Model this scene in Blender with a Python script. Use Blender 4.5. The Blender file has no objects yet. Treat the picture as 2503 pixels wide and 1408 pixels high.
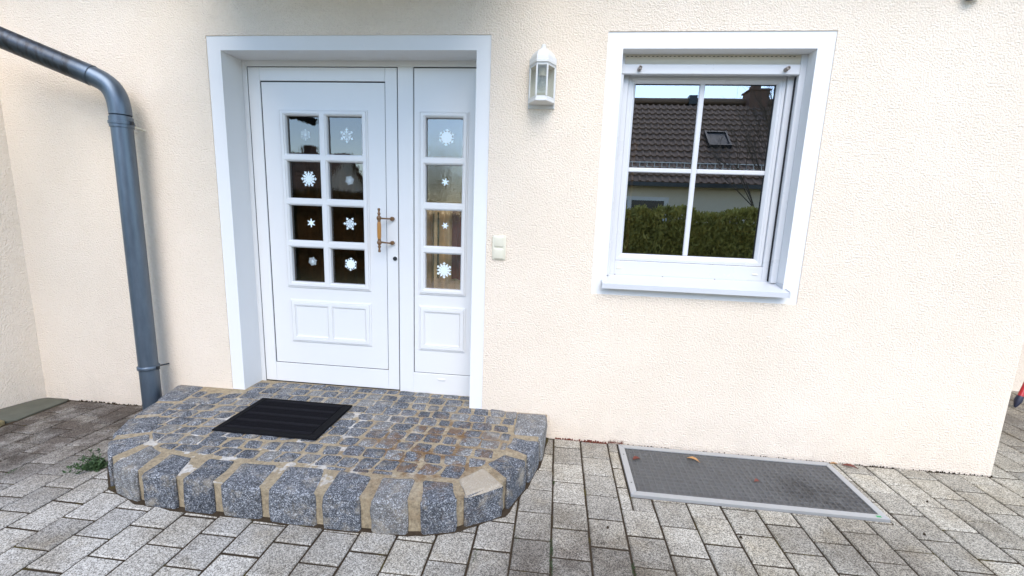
import bpy, math, random
from mathutils import Vector, Matrix, noise
random.seed(7)
R = math.radians
SC = bpy.context.scene
COL = SC.collection

# ------------------------------------------------------------------ camera, sky, sun, exposure
cam_d = bpy.data.cameras.new('camera'); cam = bpy.data.objects.new('camera', cam_d); COL.objects.link(cam)
cam_d.sensor_width = 36.0; cam_d.lens = 1059.279/2503*36.0; cam_d.clip_start = 0.05; cam_d.clip_end = 2000
YAW, PITCH, ROLL = 0.09956566, -0.17037970, -0.0368124
rot = Matrix.Rotation(YAW, 3, 'Z') @ Matrix.Rotation(PITCH, 3, 'X') @ Matrix.Rotation(ROLL, 3, 'Y')
right, fwd, up = rot.col[0], rot.col[1], rot.col[2]
CAMP = Vector((0, -2.6, 1.41076))
m4 = Matrix((right, up, -fwd)).transposed().to_4x4(); m4.translation = CAMP
cam.matrix_world = m4
SC.camera = cam

SUN_EL, SUN_AZ = R(48), R(10)          # azimuth measured from the wall's outward normal, negative = from the left
sun_from = Vector((math.sin(SUN_AZ)*math.cos(SUN_EL), -math.cos(SUN_AZ)*math.cos(SUN_EL), math.sin(SUN_EL)))
world = bpy.data.worlds.new('World'); SC.world = world; world.use_nodes = True
wn = world.node_tree.nodes; wl = world.node_tree.links
sky = wn.new('ShaderNodeTexSky'); sky.sky_type = 'NISHITA'; sky.sun_disc = False
sky.sun_elevation = SUN_EL; sky.sun_rotation = math.atan2(sun_from.x, sun_from.y) % (2*math.pi)
sky.air_density = 1.0; sky.dust_density = 0.35; sky.ozone_density = 1.0
bg = wn['Background']; bg.inputs['Strength'].default_value = 0.15
wl.new(sky.outputs['Color'], bg.inputs['Color'])
sd = bpy.data.lights.new('sun', 'SUN'); sd.energy = 1.1; sd.angle = R(45); sd.color = (1.0, 0.92, 0.82)
so = bpy.data.objects.new('sun', sd); COL.objects.link(so)
so.rotation_euler = (-sun_from).to_track_quat('-Z', 'Y').to_euler(); so.location = (-3, -6, 8)
vs = SC.view_settings
vs.view_transform = 'Standard'; vs.look = 'None'; vs.gamma = 1.0; vs.use_curve_mapping = False
vs.exposure = 1.6

# ------------------------------------------------------------------ materials
def newmat(name):
    m = bpy.data.materials.new(name); m.use_nodes = True
    nt = m.node_tree; nt.nodes.clear()
    out = nt.nodes.new('ShaderNodeOutputMaterial')
    return m, nt, out
class NT:
    """small helper to wire nodes"""
    def __init__(s, name):
        s.m, s.nt, s.out = newmat(name)
        s.geo = s.nt.nodes.new('ShaderNodeNewGeometry')
        s.pos = s.geo.outputs['Position']
    def n(s, t, **kw):
        x = s.nt.nodes.new(t)
        for k, v in kw.items(): setattr(x, k, v)
        return x
    def link(s, a, b): s.nt.links.new(a, b)
    def mapping(s, scale=(1, 1, 1), loc=(0, 0, 0), src=None):
        x = s.n('ShaderNodeMapping'); x.inputs['Scale'].default_value = scale; x.inputs['Location'].default_value = loc
        s.link(src or s.pos, x.inputs['Vector']); return x.outputs['Vector']
    def noise(s, scale, detail=2, rough=.5, vec=None, dist=0):
        x = s.n('ShaderNodeTexNoise'); x.inputs['Scale'].default_value = scale
        x.inputs['Detail'].default_value = detail; x.inputs['Roughness'].default_value = rough
        x.inputs['Distortion'].default_value = dist
        s.link(vec or s.pos, x.inputs['Vector']); return x.outputs['Fac']
    def voro(s, scale, vec=None, feature='F1', out='Distance'):
        x = s.n('ShaderNodeTexVoronoi', feature=feature); x.inputs['Scale'].default_value = scale
        s.link(vec or s.pos, x.inputs['Vector']); return x.outputs[out]
    def ramp(s, fac, stops, interp='LINEAR'):
        x = s.n('ShaderNodeValToRGB'); cr = x.color_ramp; cr.interpolation = interp
        while len(cr.elements) > len(stops): cr.elements.remove(cr.elements[-1])
        while len(cr.elements) < len(stops): cr.elements.new(0.5)
        for e, (p, c) in zip(cr.elements, stops):
            e.position = p
            e.color = (c, c, c, 1) if not hasattr(c, '__len__') else (*c, 1)
        s.link(fac, x.inputs['Fac']); return x.outputs['Color']
    def mix(s, fac, a, b, mode='MIX'):
        x = s.n('ShaderNodeMix', data_type='RGBA', blend_type=mode)
        for sock, v in ((x.inputs[0], fac), (x.inputs[6], a), (x.inputs[7], b)):
            if hasattr(v, 'links'): s.link(v, sock)
            elif hasattr(v, '__len__'): sock.default_value = (*v, 1)
            else: sock.default_value = v
        return x.outputs[2]
    def math(s, op, a, b=0.0, clamp=False):
        x = s.n('ShaderNodeMath', operation=op, use_clamp=clamp)
        for sock, v in ((x.inputs[0], a), (x.inputs[1], b)):
            if hasattr(v, 'links'): s.link(v, sock)
            else: sock.default_value = v
        return x.outputs[0]
    def bump(s, h, strength, dist, normal=None):
        x = s.n('ShaderNodeBump'); x.inputs['Strength'].default_value = strength; x.inputs['Distance'].default_value = dist
        s.link(h, x.inputs['Height'])
        if normal: s.link(normal, x.inputs['Normal'])
        return x.outputs['Normal']
    def spot(s, c, r0, r1):
        """1 inside radius r0 round c fading to 0 at r1 (x, y only)"""
        x = s.n('ShaderNodeVectorMath', operation='DISTANCE')
        v = s.mapping((1, 1, 0)); s.link(v, x.inputs[0]); x.inputs[1].default_value = (c[0], c[1], 0)
        y = s.n('ShaderNodeMapRange'); y.inputs['From Min'].default_value = r1; y.inputs['From Max'].default_value = r0
        s.link(x.outputs['Value'], y.inputs['Value']); return y.outputs['Result']
    def pbr(s, col, rough=.7, normal=None, metal=0.0, spec=None):
        b = s.n('ShaderNodeBsdfPrincipled')
        if hasattr(col, 'links'): s.link(col, b.inputs['Base Color'])
        else: b.inputs['Base Color'].default_value = (*col, 1)
        if hasattr(rough, 'links'): s.link(rough, b.inputs['Roughness'])
        else: b.inputs['Roughness'].default_value = rough
        b.inputs['Metallic'].default_value = metal
        if spec is not None: b.inputs['Specular IOR Level'].default_value = spec
        if normal: s.link(normal, b.inputs['Normal'])
        s.link(b.outputs[0], s.out.inputs['Surface']); return b

def m_simple(name, col, rough=.6, metal=0.0, var=.08, scale=9., bump=0.0, bscale=200., spec=None):
    t = NT(name)
    f = t.noise(scale, 3, .6)
    c = t.mix(f, tuple(x*(1-var) for x in col), tuple(min(1, x*(1+var)) for x in col))
    n = t.bump(t.noise(bscale, 2), bump, .002) if bump else None
    t.pbr(c, rough, n, metal, spec)
    return t.m

def m_stucco():
    t = NT('cream_stucco')
    big = t.noise(1.1, 3, .6)
    c = t.mix(big, (.86, .735, .59), (.89, .775, .65))
    fine = t.noise(60, 2)
    c = t.mix(t.math('MULTIPLY', t.ramp(fine, [(.3, 1.), (.5, 0.)]), .12), c, (.60, .50, .38))
    wp = t.n('ShaderNodeSeparateXYZ'); t.link(t.pos, wp.inputs[0])
    streak = t.ramp(t.noise(1.0, 4, .7, vec=t.mapping((34, 34, 1.2))), [(.45, 0.), (.70, 1.)])
    under = t.math('MULTIPLY', t.ramp(wp.outputs[2], [(.45, 0.), (.93, 1.), (.96, 1.), (.97, 0.)]), t.math('MULTIPLY', t.math('GREATER_THAN', wp.outputs[0], .24), t.math('LESS_THAN', wp.outputs[0], 1.36)))
    c = t.mix(t.math('MULTIPLY', t.math('MULTIPLY', streak, under), .10), c, (.50, .44, .36))
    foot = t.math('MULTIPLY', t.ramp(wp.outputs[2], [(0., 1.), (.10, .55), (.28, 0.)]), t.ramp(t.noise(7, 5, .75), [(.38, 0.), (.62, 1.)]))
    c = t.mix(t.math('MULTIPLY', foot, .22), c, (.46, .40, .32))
    blot = t.ramp(t.noise(.55, 4, .65), [(.35, .95), (.65, 1.03)])
    c = t.mix(1.0, c, blot, 'MULTIPLY')
    spk = t.ramp(t.voro(9), [(.012, 1.), (.03, 0.)])
    c = t.mix(t.math('MULTIPLY', spk, .25), c, (.35, .30, .24))
    h = t.math('ADD', t.noise(110, 2, .55), t.math('MULTIPLY', t.noise(240, 2, .5), .35))
    n = t.bump(h, 1.0, .0110)
    n2 = t.bump(t.noise(2.2, 3), .25, .03, n)
    t.pbr(c, .93, n2, spec=.2); return t.m

def m_white(name='white_plaster', col=(.755, .752, .745), rough=.75, bump=.12):
    t = NT(name)
    f = t.noise(3, 4, .6); c = t.mix(f, tuple(x*.955 for x in col), col)
    n = t.bump(t.noise(70, 3), bump, .002)
    t.pbr(c, rough, n); return t.m

def m_pvc(name='white_door_paint', col=(.755, .75, .74), rough=.28):
    t = NT(name)
    f = t.noise(5, 4, .6); c = t.mix(f, tuple(x*.965 for x in col), col)
    d = t.ramp(t.noise(22, 4, .7), [(.66, 0.), (.8, 1.)])
    c = t.mix(t.math('MULTIPLY', d, .10), c, (.45, .43, .40))
    n = t.bump(t.noise(260, 2), .03, .001)
    t.pbr(c, t.mix(f, (rough, rough, rough), (rough+.14,)*3), n); return t.m

def granite_col(t, dark=(.012, .014, .019), mid=(.068, .076, .091), light=(.42, .435, .455)):
    a = t.noise(215, 4, .8)
    b = t.voro(230, out='Color')
    sep = t.n('ShaderNodeSeparateColor'); t.link(b, sep.inputs[0])
    g = t.math('ADD', t.math('MULTIPLY', a, .72), t.math('MULTIPLY', sep.outputs[0], .28))
    return t.ramp(g, [(.34, dark), (.45, mid), (.56, tuple(x*1.5 for x in mid)), (.66, light)]), a

def m_granite(name='blue_grey_granite', tan=0.0):
    t = NT(name)
    c, a = granite_col(t)
    oi = t.n('ShaderNodeObjectInfo').outputs['Random']
    c = t.mix(t.ramp(oi, [(0., .0), (.75, .06), (1., .30)]), c, (.30, .265, .20))       # a few warmer stones
    c = t.mix(1.0, c, t.ramp(oi, [(0., .78), (.5, 1.0), (1., 1.25)]), 'MULTIPLY')
    c = t.mix(1.0, c, t.ramp(t.noise(24, 4, .7), [(.3, .62), (.5, 1.0), (.7, 1.35)]), 'MULTIPLY')
    # rub of mortar film and brown dirt
    film = t.ramp(t.noise(14, 4, .65), [(.52, 0.), (.72, 1.)])
    c = t.mix(t.math('MULTIPLY', film, .55), c, (.40, .345, .26))
    rust = t.math('MULTIPLY', t.ramp(t.noise(11, 4, .7, vec=t.mapping((1, 1, 1), (3, 1, 0))), [(.50, 0.), (.60, 1.)]), t.spot((-.60, -.5), .2, .5))
    c = t.mix(t.math('MULTIPLY', rust, .75), c, (.16, .085, .035))
    if tan:
        nz = t.n('ShaderNodeSeparateXYZ'); t.link(t.geo.outputs['Normal'], nz.inputs[0])
        c = t.mix(t.ramp(nz.outputs[2], [(.35, 0.), (.75, .7)]), c, (.50, .42, .31))
    n = t.bump(t.noise(60, 5, .75), .9, .010)
    t.pbr(c, .8, n, spec=.35); return t.m

def m_granite_face():
    return None

def m_mortar():
    t = NT('sandy_mortar')
    f = t.noise(18, 4, .65)
    c = t.mix(f, (.30, .24, .155), (.50, .41, .28))
    c = t.mix(t.math('MULTIPLY', t.ramp(t.noise(160, 3, .7), [(.35, 1.), (.55, 0.)]), .4), c, (.20, .16, .11))
    lime = t.math('MULTIPLY', t.ramp(t.noise(11, 4, .6, vec=t.mapping((1, 1, 1), (5, 2, 0))), [(.56, 0.), (.60, 1.)]),
                  t.math('MAXIMUM', t.spot((-1.75, -.62), .25, .75), t.spot((-1.15, -.5), .2, .7)))
    pz = t.n('ShaderNodeSeparateXYZ'); t.link(t.pos, pz.inputs[0])
    lime = t.math('MULTIPLY', lime, t.math('GREATER_THAN', pz.outputs[2], .15))
    c = t.mix(t.math('MULTIPLY', lime, .7), c, (.70, .69, .67))
    rust = t.math('MULTIPLY', t.ramp(t.noise(9, 4, .7, vec=t.mapping((1, 1, 1), (3, 1, 0))), [(.46, 0.), (.60, 1.)]), t.spot((-.62, -.5), .2, .55))
    c = t.mix(t.math('MULTIPLY', rust, .85), c, (.17, .085, .03))
    c = t.mix(1.0, c, t.ramp(t.noise(45, 4, .75), [(.3, .6), (.5, 1.0), (.7, 1.25)]), 'MULTIPLY')
    n = t.bump(t.noise(70, 5, .8), 1.0, .012)
    t.pbr(c, .92, n, spec=.2); return t.m

def m_paver():
    t = NT('grey_concrete_paver')
    a = t.noise(330, 4, .8)
    b = t.voro(260, out='Color'); sep = t.n('ShaderNodeSeparateColor'); t.link(b, sep.inputs[0])
    g = t.math('ADD', t.math('MULTIPLY', a, .65), t.math('MULTIPLY', sep.outputs[0], .35))
    c = t.ramp(g, [(.30, (.10, .093, .083)), (.43, (.265, .252, .230)), (.54, (.425, .406, .372)), (.70, (.63, .61, .57))])
    oi = t.n('ShaderNodeObjectInfo').outputs['Random']
    c = t.mix(1.0, c, t.ramp(oi, [(0., (.80, .79, .78)), (.35, (.95, .95, .95)), (.7, (1.03, 1.01, .97)), (1., (1.12, 1.12, 1.12))]), 'MULTIPLY')
    # warm tint towards the right, as the stones there are more yellow
    px = t.n('ShaderNodeSeparateXYZ'); t.link(t.pos, px.inputs[0])
    warm = t.ramp(t.math('ADD', t.math('MULTIPLY', px.outputs[0], .22), .42, True), [(0., (1., 1.0, 1.0)), (.45, (1., .975, .91)), (1., (1., .955, .83))])
    c = t.mix(1.0, c, warm, 'MULTIPLY')
    big = t.noise(2.6, 5, .7)
    # dirt and damp: near the wall at the left, and a darker patch in the middle of the foreground
    damp = t.math('MAXIMUM', t.math('MAXIMUM', t.spot((-3.15, -.3), .45, 1.15), t.math('MULTIPLY', t.spot((.15, -1.15), .2, .7), .85)), t.math('MULTIPLY', t.spot((1.5, -.85), .1, .5), .6))
    damp = t.math('MAXIMUM', damp, t.math('MULTIPLY', t.spot((3.6, 1.2), .5, 1.6), .7))
    dm = t.math('MULTIPLY', damp, t.ramp(t.noise(6, 5, .7), [(.30, 0.35), (.55, 1.)]))
    c = t.mix(t.math('MULTIPLY', dm, .95), c, t.mix(1., c, (.22, .185, .165), 'MULTIPLY'))
    st = t.ramp(big, [(.46, 0.), (.66, 1.)])
    c = t.mix(t.math('MULTIPLY', st, .6), c, t.mix(1., c, (.55, .50, .42), 'MULTIPLY'))
    ylw = t.ramp(t.noise(4.2, 4, .65, vec=t.mapping((1, 1, 1), (9, 4, 0))), [(.55, 0.), (.75, 1.)])
    c = t.mix(t.math('MULTIPLY', ylw, .35), c, t.mix(1., c, (1.0, .86, .60), 'MULTIPLY'))
    n = t.bump(a, .5, .003)
    t.pbr(c, .85, n, spec=.3); return t.m

def m_joint():
    t = NT('dark_joint_sand')
    f = t.noise(30, 4, .7)
    c = t.mix(f, (.016, .012, .008), (.075, .055, .036))
    moss = t.ramp(t.noise(5, 4, .7), [(.56, 0.), (.66, 1.)])
    c = t.mix(t.math('MULTIPLY', moss, .7), c, (.075, .06, .012))
    n = t.bump(t.noise(120, 3), .8, .008)
    t.pbr(c, .95, n, spec=.1); return t.m

def m_glass(name, tint, ior=3.0, wavy=0.0, wscale=40., rough=0.0, vec_scale=(1, 1, 1)):
    t = NT(name)
    gl = t.n('ShaderNodeBsdfGlossy'); gl.inputs['Roughness'].default_value = rough
    gl.inputs['Color'].default_value = (.97, .98, 1, 1)
    tr = t.n('ShaderNodeBsdfTransparent'); tr.inputs['Color'].default_value = (*tint, 1)
    fr = t.n('ShaderNodeFresnel'); fr.inputs['IOR'].default_value = ior
    mx = t.n('ShaderNodeMixShader')
    if wavy:
        n = t.bump(t.noise(wscale, 3, .6, vec=t.mapping(vec_scale)), wavy, .004)
        t.link(n, gl.inputs['Normal'])
    else:
        n = t.bump(t.noise(2.2, 1), .02, .01); t.link(n, gl.inputs['Normal'])
    bk = t.math('SUBTRACT', 1.0, t.geo.outputs['Backfacing'])
    t.link(t.math('MULTIPLY', fr.outputs[0], bk), mx.inputs[0]); t.link(tr.outputs[0], mx.inputs[1]); t.link(gl.outputs[0], mx.inputs[2])
    t.link(mx.outputs[0], t.out.inputs['Surface']); return t.m

def m_zinc():
    t = NT('weathered_zinc')
    f = t.noise(7, 5, .65, vec=t.mapping((3, 3, .6)))
    c = t.mix(f, (.06, .082, .110), (.17, .215, .27))
    # dark run marks on the sloping stretch
    run = t.ramp(t.noise(26, 3, .6, vec=t.mapping((1.6, 1, .35))), [(.46, 0.), (.60, 1.)])
    px = t.n('ShaderNodeSeparateXYZ'); t.link(t.pos, px.inputs[0])
    msk = t.ramp(t.math('ADD', t.math('MULTIPLY', px.outputs[0], -6.), -16.4, True), [(0., 0.), (.6, 1.)])
    c = t.mix(t.math('MULTIPLY', t.math('MULTIPLY', run, msk), .75), c, (.025, .023, .022))
    c = t.mix(t.math('MULTIPLY', msk, .65), c, (.04, .039, .04))
    t.pbr(c, t.mix(f, (.30,)*3, (.48,)*3), t.bump(f, .12, .004), metal=.65); return t.m

def m_mesh():
    t = NT('fine_metal_mesh')
    px = t.n('ShaderNodeSeparateXYZ'); t.link(t.pos, px.inputs[0])
    sx = t.math('SINE', t.math('MULTIPLY', px.outputs[0], 620.)); sy = t.math('SINE', t.math('MULTIPLY', px.outputs[1], 620.))
    w = t.math('ADD', t.math('MULTIPLY', sx, sy), 0.0)
    f = t.noise(9, 4, .65)
    c = t.mix(f, (.07, .068, .066), (.13, .128, .124))
    grit = t.ramp(t.noise(120, 2), [(.74, 0.), (.80, 1.)])
    c = t.mix(grit, c, (.5, .5, .48))
    st = t.math('MULTIPLY', t.math('MAXIMUM', t.spot((1.38, -.33), .05, .20), t.spot((1.50, -.40), .04, .18)), t.ramp(t.noise(14, 4, .7), [(.32, 0.), (.55, 1.)]))
    c = t.mix(t.math('MULTIPLY', st, .9), c, (.018, .014, .012))
    b = t.pbr(c, .55, None, metal=.2)
    tr = t.n('ShaderNodeBsdfTransparent'); mx = t.n('ShaderNodeMixShader'); mx.inputs[0].default_value = .45
    t.link(tr.outputs[0], mx.inputs[1]); t.link(b.outputs[0], mx.inputs[2]); t.link(mx.outputs[0], t.out.inputs['Surface'])
    return t.m

def m_wood(name, c0, c1, rough=.35):
    t = NT(name)
    f = t.noise(60, 4, .7, vec=t.mapping((4, 4, .5)))
    t.pbr(t.mix(f, c0, c1), rough); return t.m

def m_roof(name, c0, c1):
    t = NT(name); f = t.noise(4, 4, .7); c = t.mix(f, c0, c1)
    t.pbr(c, .8, t.bump(t.noise(40, 3), .4, .01)); return t.m

def m_leafy(name, c0, c1, c2):
    t = NT(name); f = t.noise(5, 4, .7)
    t.pbr(t.ramp(f, [(.3, c0), (.5, c1), (.7, c2)]), .7); return t.m

M = dict(
    stucco=m_stucco(), plaster=m_white(), paint=m_pvc(), pvc=m_pvc('white_window_plastic', (.63, .632, .64), .22),
    sillm=m_pvc('white_coated_aluminium', (.56, .57, .585), .3), shutter=m_simple('cream_shutter_slat', (.60, .55, .45), .5),
    granite=m_granite(), granite_tan=m_granite('tan_stained_granite', .25), mortar=m_mortar(), paver=m_paver(), joint=m_joint(),
    glass=m_glass('window_glass', (.55, .51, .44), 4.6), dglass=m_glass('textured_door_glass', (.70, .64, .55), 2.05, .05, 22., .015, (1, 1, .5)),
    sglass=m_glass('rippled_side_glass', (.97, .95, .92), 2.4, .16, 45., .03, (1, 1, .35)), lglass=m_glass('lantern_glass', (.88, .88, .84), 1.5),
    zinc=m_zinc(), zinc_dark=m_simple('dark_zinc', (.045, .05, .056), .4, .7), black=m_simple('black_rubber', (.006, .006, .007), .9, 0, .3, 60, spec=.12),
    black2=m_simple('black_mat_fibre', (.007, .007, .009), .95, 0, .5, 150, .5, 300., spec=.08), gap=m_simple('black_seal', (.012, .012, .013), .8),
    black3=m_simple('grey_black_fibre', (.013, .013, .016), .85, 0, .5, 200, spec=.12), mesh=m_mesh(), alu=m_simple('brushed_aluminium', (.43, .43, .42), .42, .35, .06, 30), steel=m_simple('galvanised_grating', (.62, .62, .60), .5, .1),
    brass=m_wood('aged_brass', (.13, .065, .022), (.22, .11, .04), .32), wood=m_wood('honey_wood_grip', (.33, .145, .03), (.50, .24, .06), .3),
    ivory=m_simple('ivory_plastic', (.70, .66, .53), .35, 0, .03), sticker=m_simple('pale_blue_sticker', (.84, .94, .97), .5, 0, .02),
    lampw=m_pvc('white_lantern_metal', (.66, .655, .635), .4), bulb=m_glass('bulb_glass', (.93, .92, .88), 1.6), ceramic=m_simple('cream_socket', (.62, .55, .42), .5),
    redp=m_simple('red_painted_metal', (.42, .015, .02), .35), navy=m_simple('dark_blue_rubber', (.012, .014, .035), .5),
    brick=m_simple('dark_chimney_brick', (.15, .085, .06), .9, 0, .4, 20), roof=m_roof('brown_roof_tile', (.12, .078, .054), (.25, .165, .115)),
    nwall=m_simple('pale_render', (.74, .66, .54), .9), nwhite=m_simple('white_frame', (.75, .75, .75), .5), dark=m_simple('dark_pane', (.02, .02, .02), .2),
    hedge=m_leafy('thuja_green', (.15, .15, .03), (.33, .31, .07), (.48, .43, .12)), hedge2=m_leafy('dark_hedge_green', (.02, .028, .01), (.045, .055, .018), (.08, .085, .03)),
    bark=m_simple('grey_brown_bark', (.11, .085, .065), .9, 0, .3, 20), twig=m_simple('yellow_brown_twig', (.30, .19, .075), .85, 0, .35, 6),
    grass=m_leafy('lawn_green', (.03, .05, .012), (.05, .075, .02), (.08, .09, .03)), leafr=m_simple('red_brown_leaf', (.13, .028, .013), .6, 0, .4, 60),
    leaft=m_simple('tan_leaf', (.42, .22, .08), .6, 0, .35, 60), weed=m_leafy('weed_green', (.02, .045, .012), (.035, .075, .02), (.06, .11, .03)),
    kerb=m_simple('mossy_grey_stone', (.10, .10, .075), .9, 0, .35, 9, .6, 60.), kerby=m_simple('ochre_mossy_stone', (.24, .20, .10), .9, 0, .45, 12, .7, 60.),
    hall=m_simple('brown_hall_wall', (.34, .21, .11), .9, 0, .4, 6), room=m_simple('dim_room_wall', (.24, .18, .12), .9, 0, .2, 3), roomfl=m_simple('dark_floor', (.05, .035, .02), .5),
    coatr=m_simple('red_coat', (.16, .045, .04), .9), coatg=m_simple('green_coat', (.09, .115, .07), .9), coatw=m_simple('tan_curtain', (.62, .47, .27), .9, 0, .3, 20),
    drape=m_simple('dark_brown_drape', (.11, .07, .042), .95, 0, .6, 12), green=m_simple('green_label', (.03, .30, .08), .5), gold=m_wood('polished_brass', (.38, .22, .05), (.52, .32, .09), .25),
    soffit=m_simple('dark_timber_soffit', (.16, .10, .055), .8, 0, .3, 8), grey=m_simple('grey_brown_plastic', (.25, .21, .18), .4),
)

# ------------------------------------------------------------------ mesh building
class MB:
    def __init__(s): s.v = []; s.f = []
    def add(s, vs, fs):
        o = len(s.v); s.v += [tuple(x) for x in vs]; s.f += [tuple(i+o for i in f) for f in fs]; return s
    def box(s, x0, x1, y0, y1, z0, z1):
        vs = [(x0, y0, z0), (x1, y0, z0), (x1, y1, z0), (x0, y1, z0), (x0, y0, z1), (x1, y0, z1), (x1, y1, z1), (x0, y1, z1)]
        return s.add(vs, [(0, 3, 2, 1), (4, 5, 6, 7), (0, 1, 5, 4), (1, 2, 6, 5), (2, 3, 7, 6), (3, 0, 4, 7)])
    def bbox(s, x0, x1, y0, y1, z0, z1, b=.004):
        """box with chamfered edges round the front (-y) face"""
        rings = [[(x0, y1, z0), (x1, y1, z0), (x1, y1, z1), (x0, y1, z1)], [(x0, y0+b, z0), (x1, y0+b, z0), (x1, y0+b, z1), (x0, y0+b, z1)],
                 [(x0+b, y0, z0+b), (x1-b, y0, z0+b), (x1-b, y0, z1-b), (x0+b, y0, z1-b)]]
        vs = sum(rings, []); fs = [(3, 2, 1, 0), (8, 9, 10, 11)]
        for k in (0, 4):
            for i in range(4): j = (i+1) % 4; fs.append((k+i, k+j, k+4+j, k+4+i))
        return s.add(vs, fs)
    def sweep(s, x0, x1, z0, z1, prof, fill=False):
        """rectangular frame: prof = [(inset, y), ...] from outside in, mitred"""
        vs = []; fs = []
        for d, y in prof: vs += [(x0+d, y, z0+d), (x1-d, y, z0+d), (x1-d, y, z1-d), (x0+d, y, z1-d)]
        for k in range(len(prof)-1):
            for i in range(4): j = (i+1) % 4; fs.append((4*k+i, 4*k+j, 4*k+4+j, 4*k+4+i))
        if fill: k = 4*(len(prof)-1); fs.append((k, k+1, k+2, k+3))
        return s.add(vs, fs)
    def ring(s, o, inn, prof):
        """flat frame between two rects o and inn at varied y; o, inn = (x0,x1,z0,z1)"""
        vs = []
        for r, y in ((o, prof[0]), (inn, prof[1])): vs += [(r[0], y, r[2]), (r[1], y, r[2]), (r[1], y, r[3]), (r[0], y, r[3])]
        return s.add(vs, [(i, (i+1) % 4, 4+(i+1) % 4, 4+i) for i in range(4)])
    def tube(s, pts, rad, n=16, caps=True):
        pts = [Vector(p) for p in pts]
        rads = rad if hasattr(rad, '__len__') else [rad]*len(pts)
        prev = None; vs = []; fs = []
        for i, p in enumerate(pts):
            d = (pts[min(i+1, len(pts)-1)] - pts[max(i-1, 0)]).normalized()
            if prev is None: a = d.orthogonal().normalized()
            else: a = (prev - d*prev.dot(d)).normalized()
            prev = a; b = d.cross(a)
            for k in range(n):
                t = 2*math.pi*k/n; vs.append(p + (a*math.cos(t) + b*math.sin(t))*rads[i])
        for i in range(len(pts)-1):
            for k in range(n): j = (k+1) % n; fs.append((i*n+k, i*n+j, i*n+n+j, i*n+n+k))
        if caps: fs += [tuple(range(n-1, -1, -1)), tuple(range((len(pts)-1)*n, len(pts)*n))]
        return s.add(vs, fs)
    def lathe(s, c, prof, axis='Z', n=20):
        """prof = [(r, h)]"""
        vs = []; fs = []
        for r, h in prof:
            for k in range(n):
                t = 2*math.pi*k/n; a, b = r*math.cos(t), r*math.sin(t)
                vs.append((c[0]+a, c[1]+b, c[2]+h) if axis == 'Z' else (c[0]+a, c[1]+h, c[2]+b) if axis == 'Y' else (c[0]+h, c[1]+a, c[2]+b))
        for i in range(len(prof)-1):
            for k in range(n): j = (k+1) % n; fs.append((i*n+k, i*n+j, i*n+n+j, i*n+n+k))
        fs += [tuple(range(n-1, -1, -1)), tuple(range((len(prof)-1)*n, len(prof)*n))]
        return s.add(vs, fs)
    def loft(s, rings, cap0=True, cap1=True):
        n = len(rings[0]); vs = sum([list(r) for r in rings], []); fs = []
        for i in range(len(rings)-1):
            for k in range(n): j = (k+1) % n; fs.append((i*n+k, i*n+j, i*n+n+j, i*n+n+k))
        if cap0: fs.append(tuple(range(n-1, -1, -1)))
        if cap1: fs.append(tuple(range((len(rings)-1)*n, len(rings)*n)))
        return s.add(vs, fs)
    def mesh(s, name, mat, smooth=False):
        me = bpy.data.meshes.new(name); me.from_pydata(s.v, [], s.f); me.validate()
        me.materials.append(M[mat] if isinstance(mat, str) else mat)
        if smooth:
            me.polygons.foreach_set('use_smooth', [True]*len(me.polygons))
            try: me.set_sharp_from_angle(angle=R(38))
            except Exception: pass
        me.update(); return me
    def build(s, name, mat, parent=None, smooth=False, loc=None):
        o = bpy.data.objects.new(name, s.mesh(name, mat, smooth)); COL.objects.link(o)
        if loc is not None: o.location = loc
        if parent is not None: attach(o, parent)
        return o
def wpos(p):
    v = Vector(p.location)
    while p.parent: p = p.parent; v += p.location
    return v
def attach(o, parent):
    """parts are modelled in world coordinates; all parents are only translated"""
    o.parent = parent; o.location = Vector(o.location) - wpos(parent)
def fixnormals(o):
    import bmesh
    bm = bmesh.new(); bm.from_mesh(o.data); bmesh.ops.recalc_face_normals(bm, faces=bm.faces); bm.to_mesh(o.data); bm.free(); return o
def tag(o, label=None, cat=None, group=None, kind=None):
    for k, v in (('label', label), ('category', cat), ('group', group), ('kind', kind)):
        if v: o[k] = v
    return o
def empty(name, loc, **kw):
    o = bpy.data.objects.new(name, None); COL.objects.link(o); o.location = loc; o.empty_display_size = .1
    return tag(o, **kw)
def sm(a, b, x):
    t = max(0, min(1, (x-a)/(b-a))); return t*t*(3-2*t)
def gz(x): return -.026*sm(-2.3, -3.05, x)        # the paving dips a little at the far left

# ------------------------------------------------------------------ ground and paving
LW = (.447, 1.685, -.525, -.028)                  # light well cover, outer
def plate_hole(bounds, hole, z):
    xs = [bounds[0], hole[0], hole[1], bounds[1]]; ys = [bounds[2], hole[2], hole[3], bounds[3]]
    mb = MB()
    for i in range(3):
        for j in range(3):
            if i == 1 and j == 1: continue
            mb.add([(xs[i], ys[j], z), (xs[i+1], ys[j], z), (xs[i+1], ys[j+1], z), (xs[i], ys[j+1], z)], [(0, 1, 2, 3)])
    return mb
HOLE = (LW[0]+.01, LW[1]-.01, LW[2]+.01, LW[3]-.01)
tag(plate_hole((-400, 400, -400, 400), HOLE, -.075).build('ground', 'grass'), kind='structure')

bed = MB()
xs = [-3.44, -3.05, -2.8, -2.55, -2.3, HOLE[0], HOLE[1], 9.0]; ys = [-5.6, HOLE[2], HOLE[3], 9.0]
for i in range(len(xs)-1):
    for j in range(3):
        if i == 5 and j == 1: continue
        q = [(xs[i], ys[j]), (xs[i+1], ys[j]), (xs[i+1], ys[j+1]), (xs[i], ys[j+1])]
        bed.add([(x, y, gz(x)-.0065) for x, y in q], [(0, 1, 2, 3)])
pavement = tag(bed.build('pavement', 'joint'), kind='structure')

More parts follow.
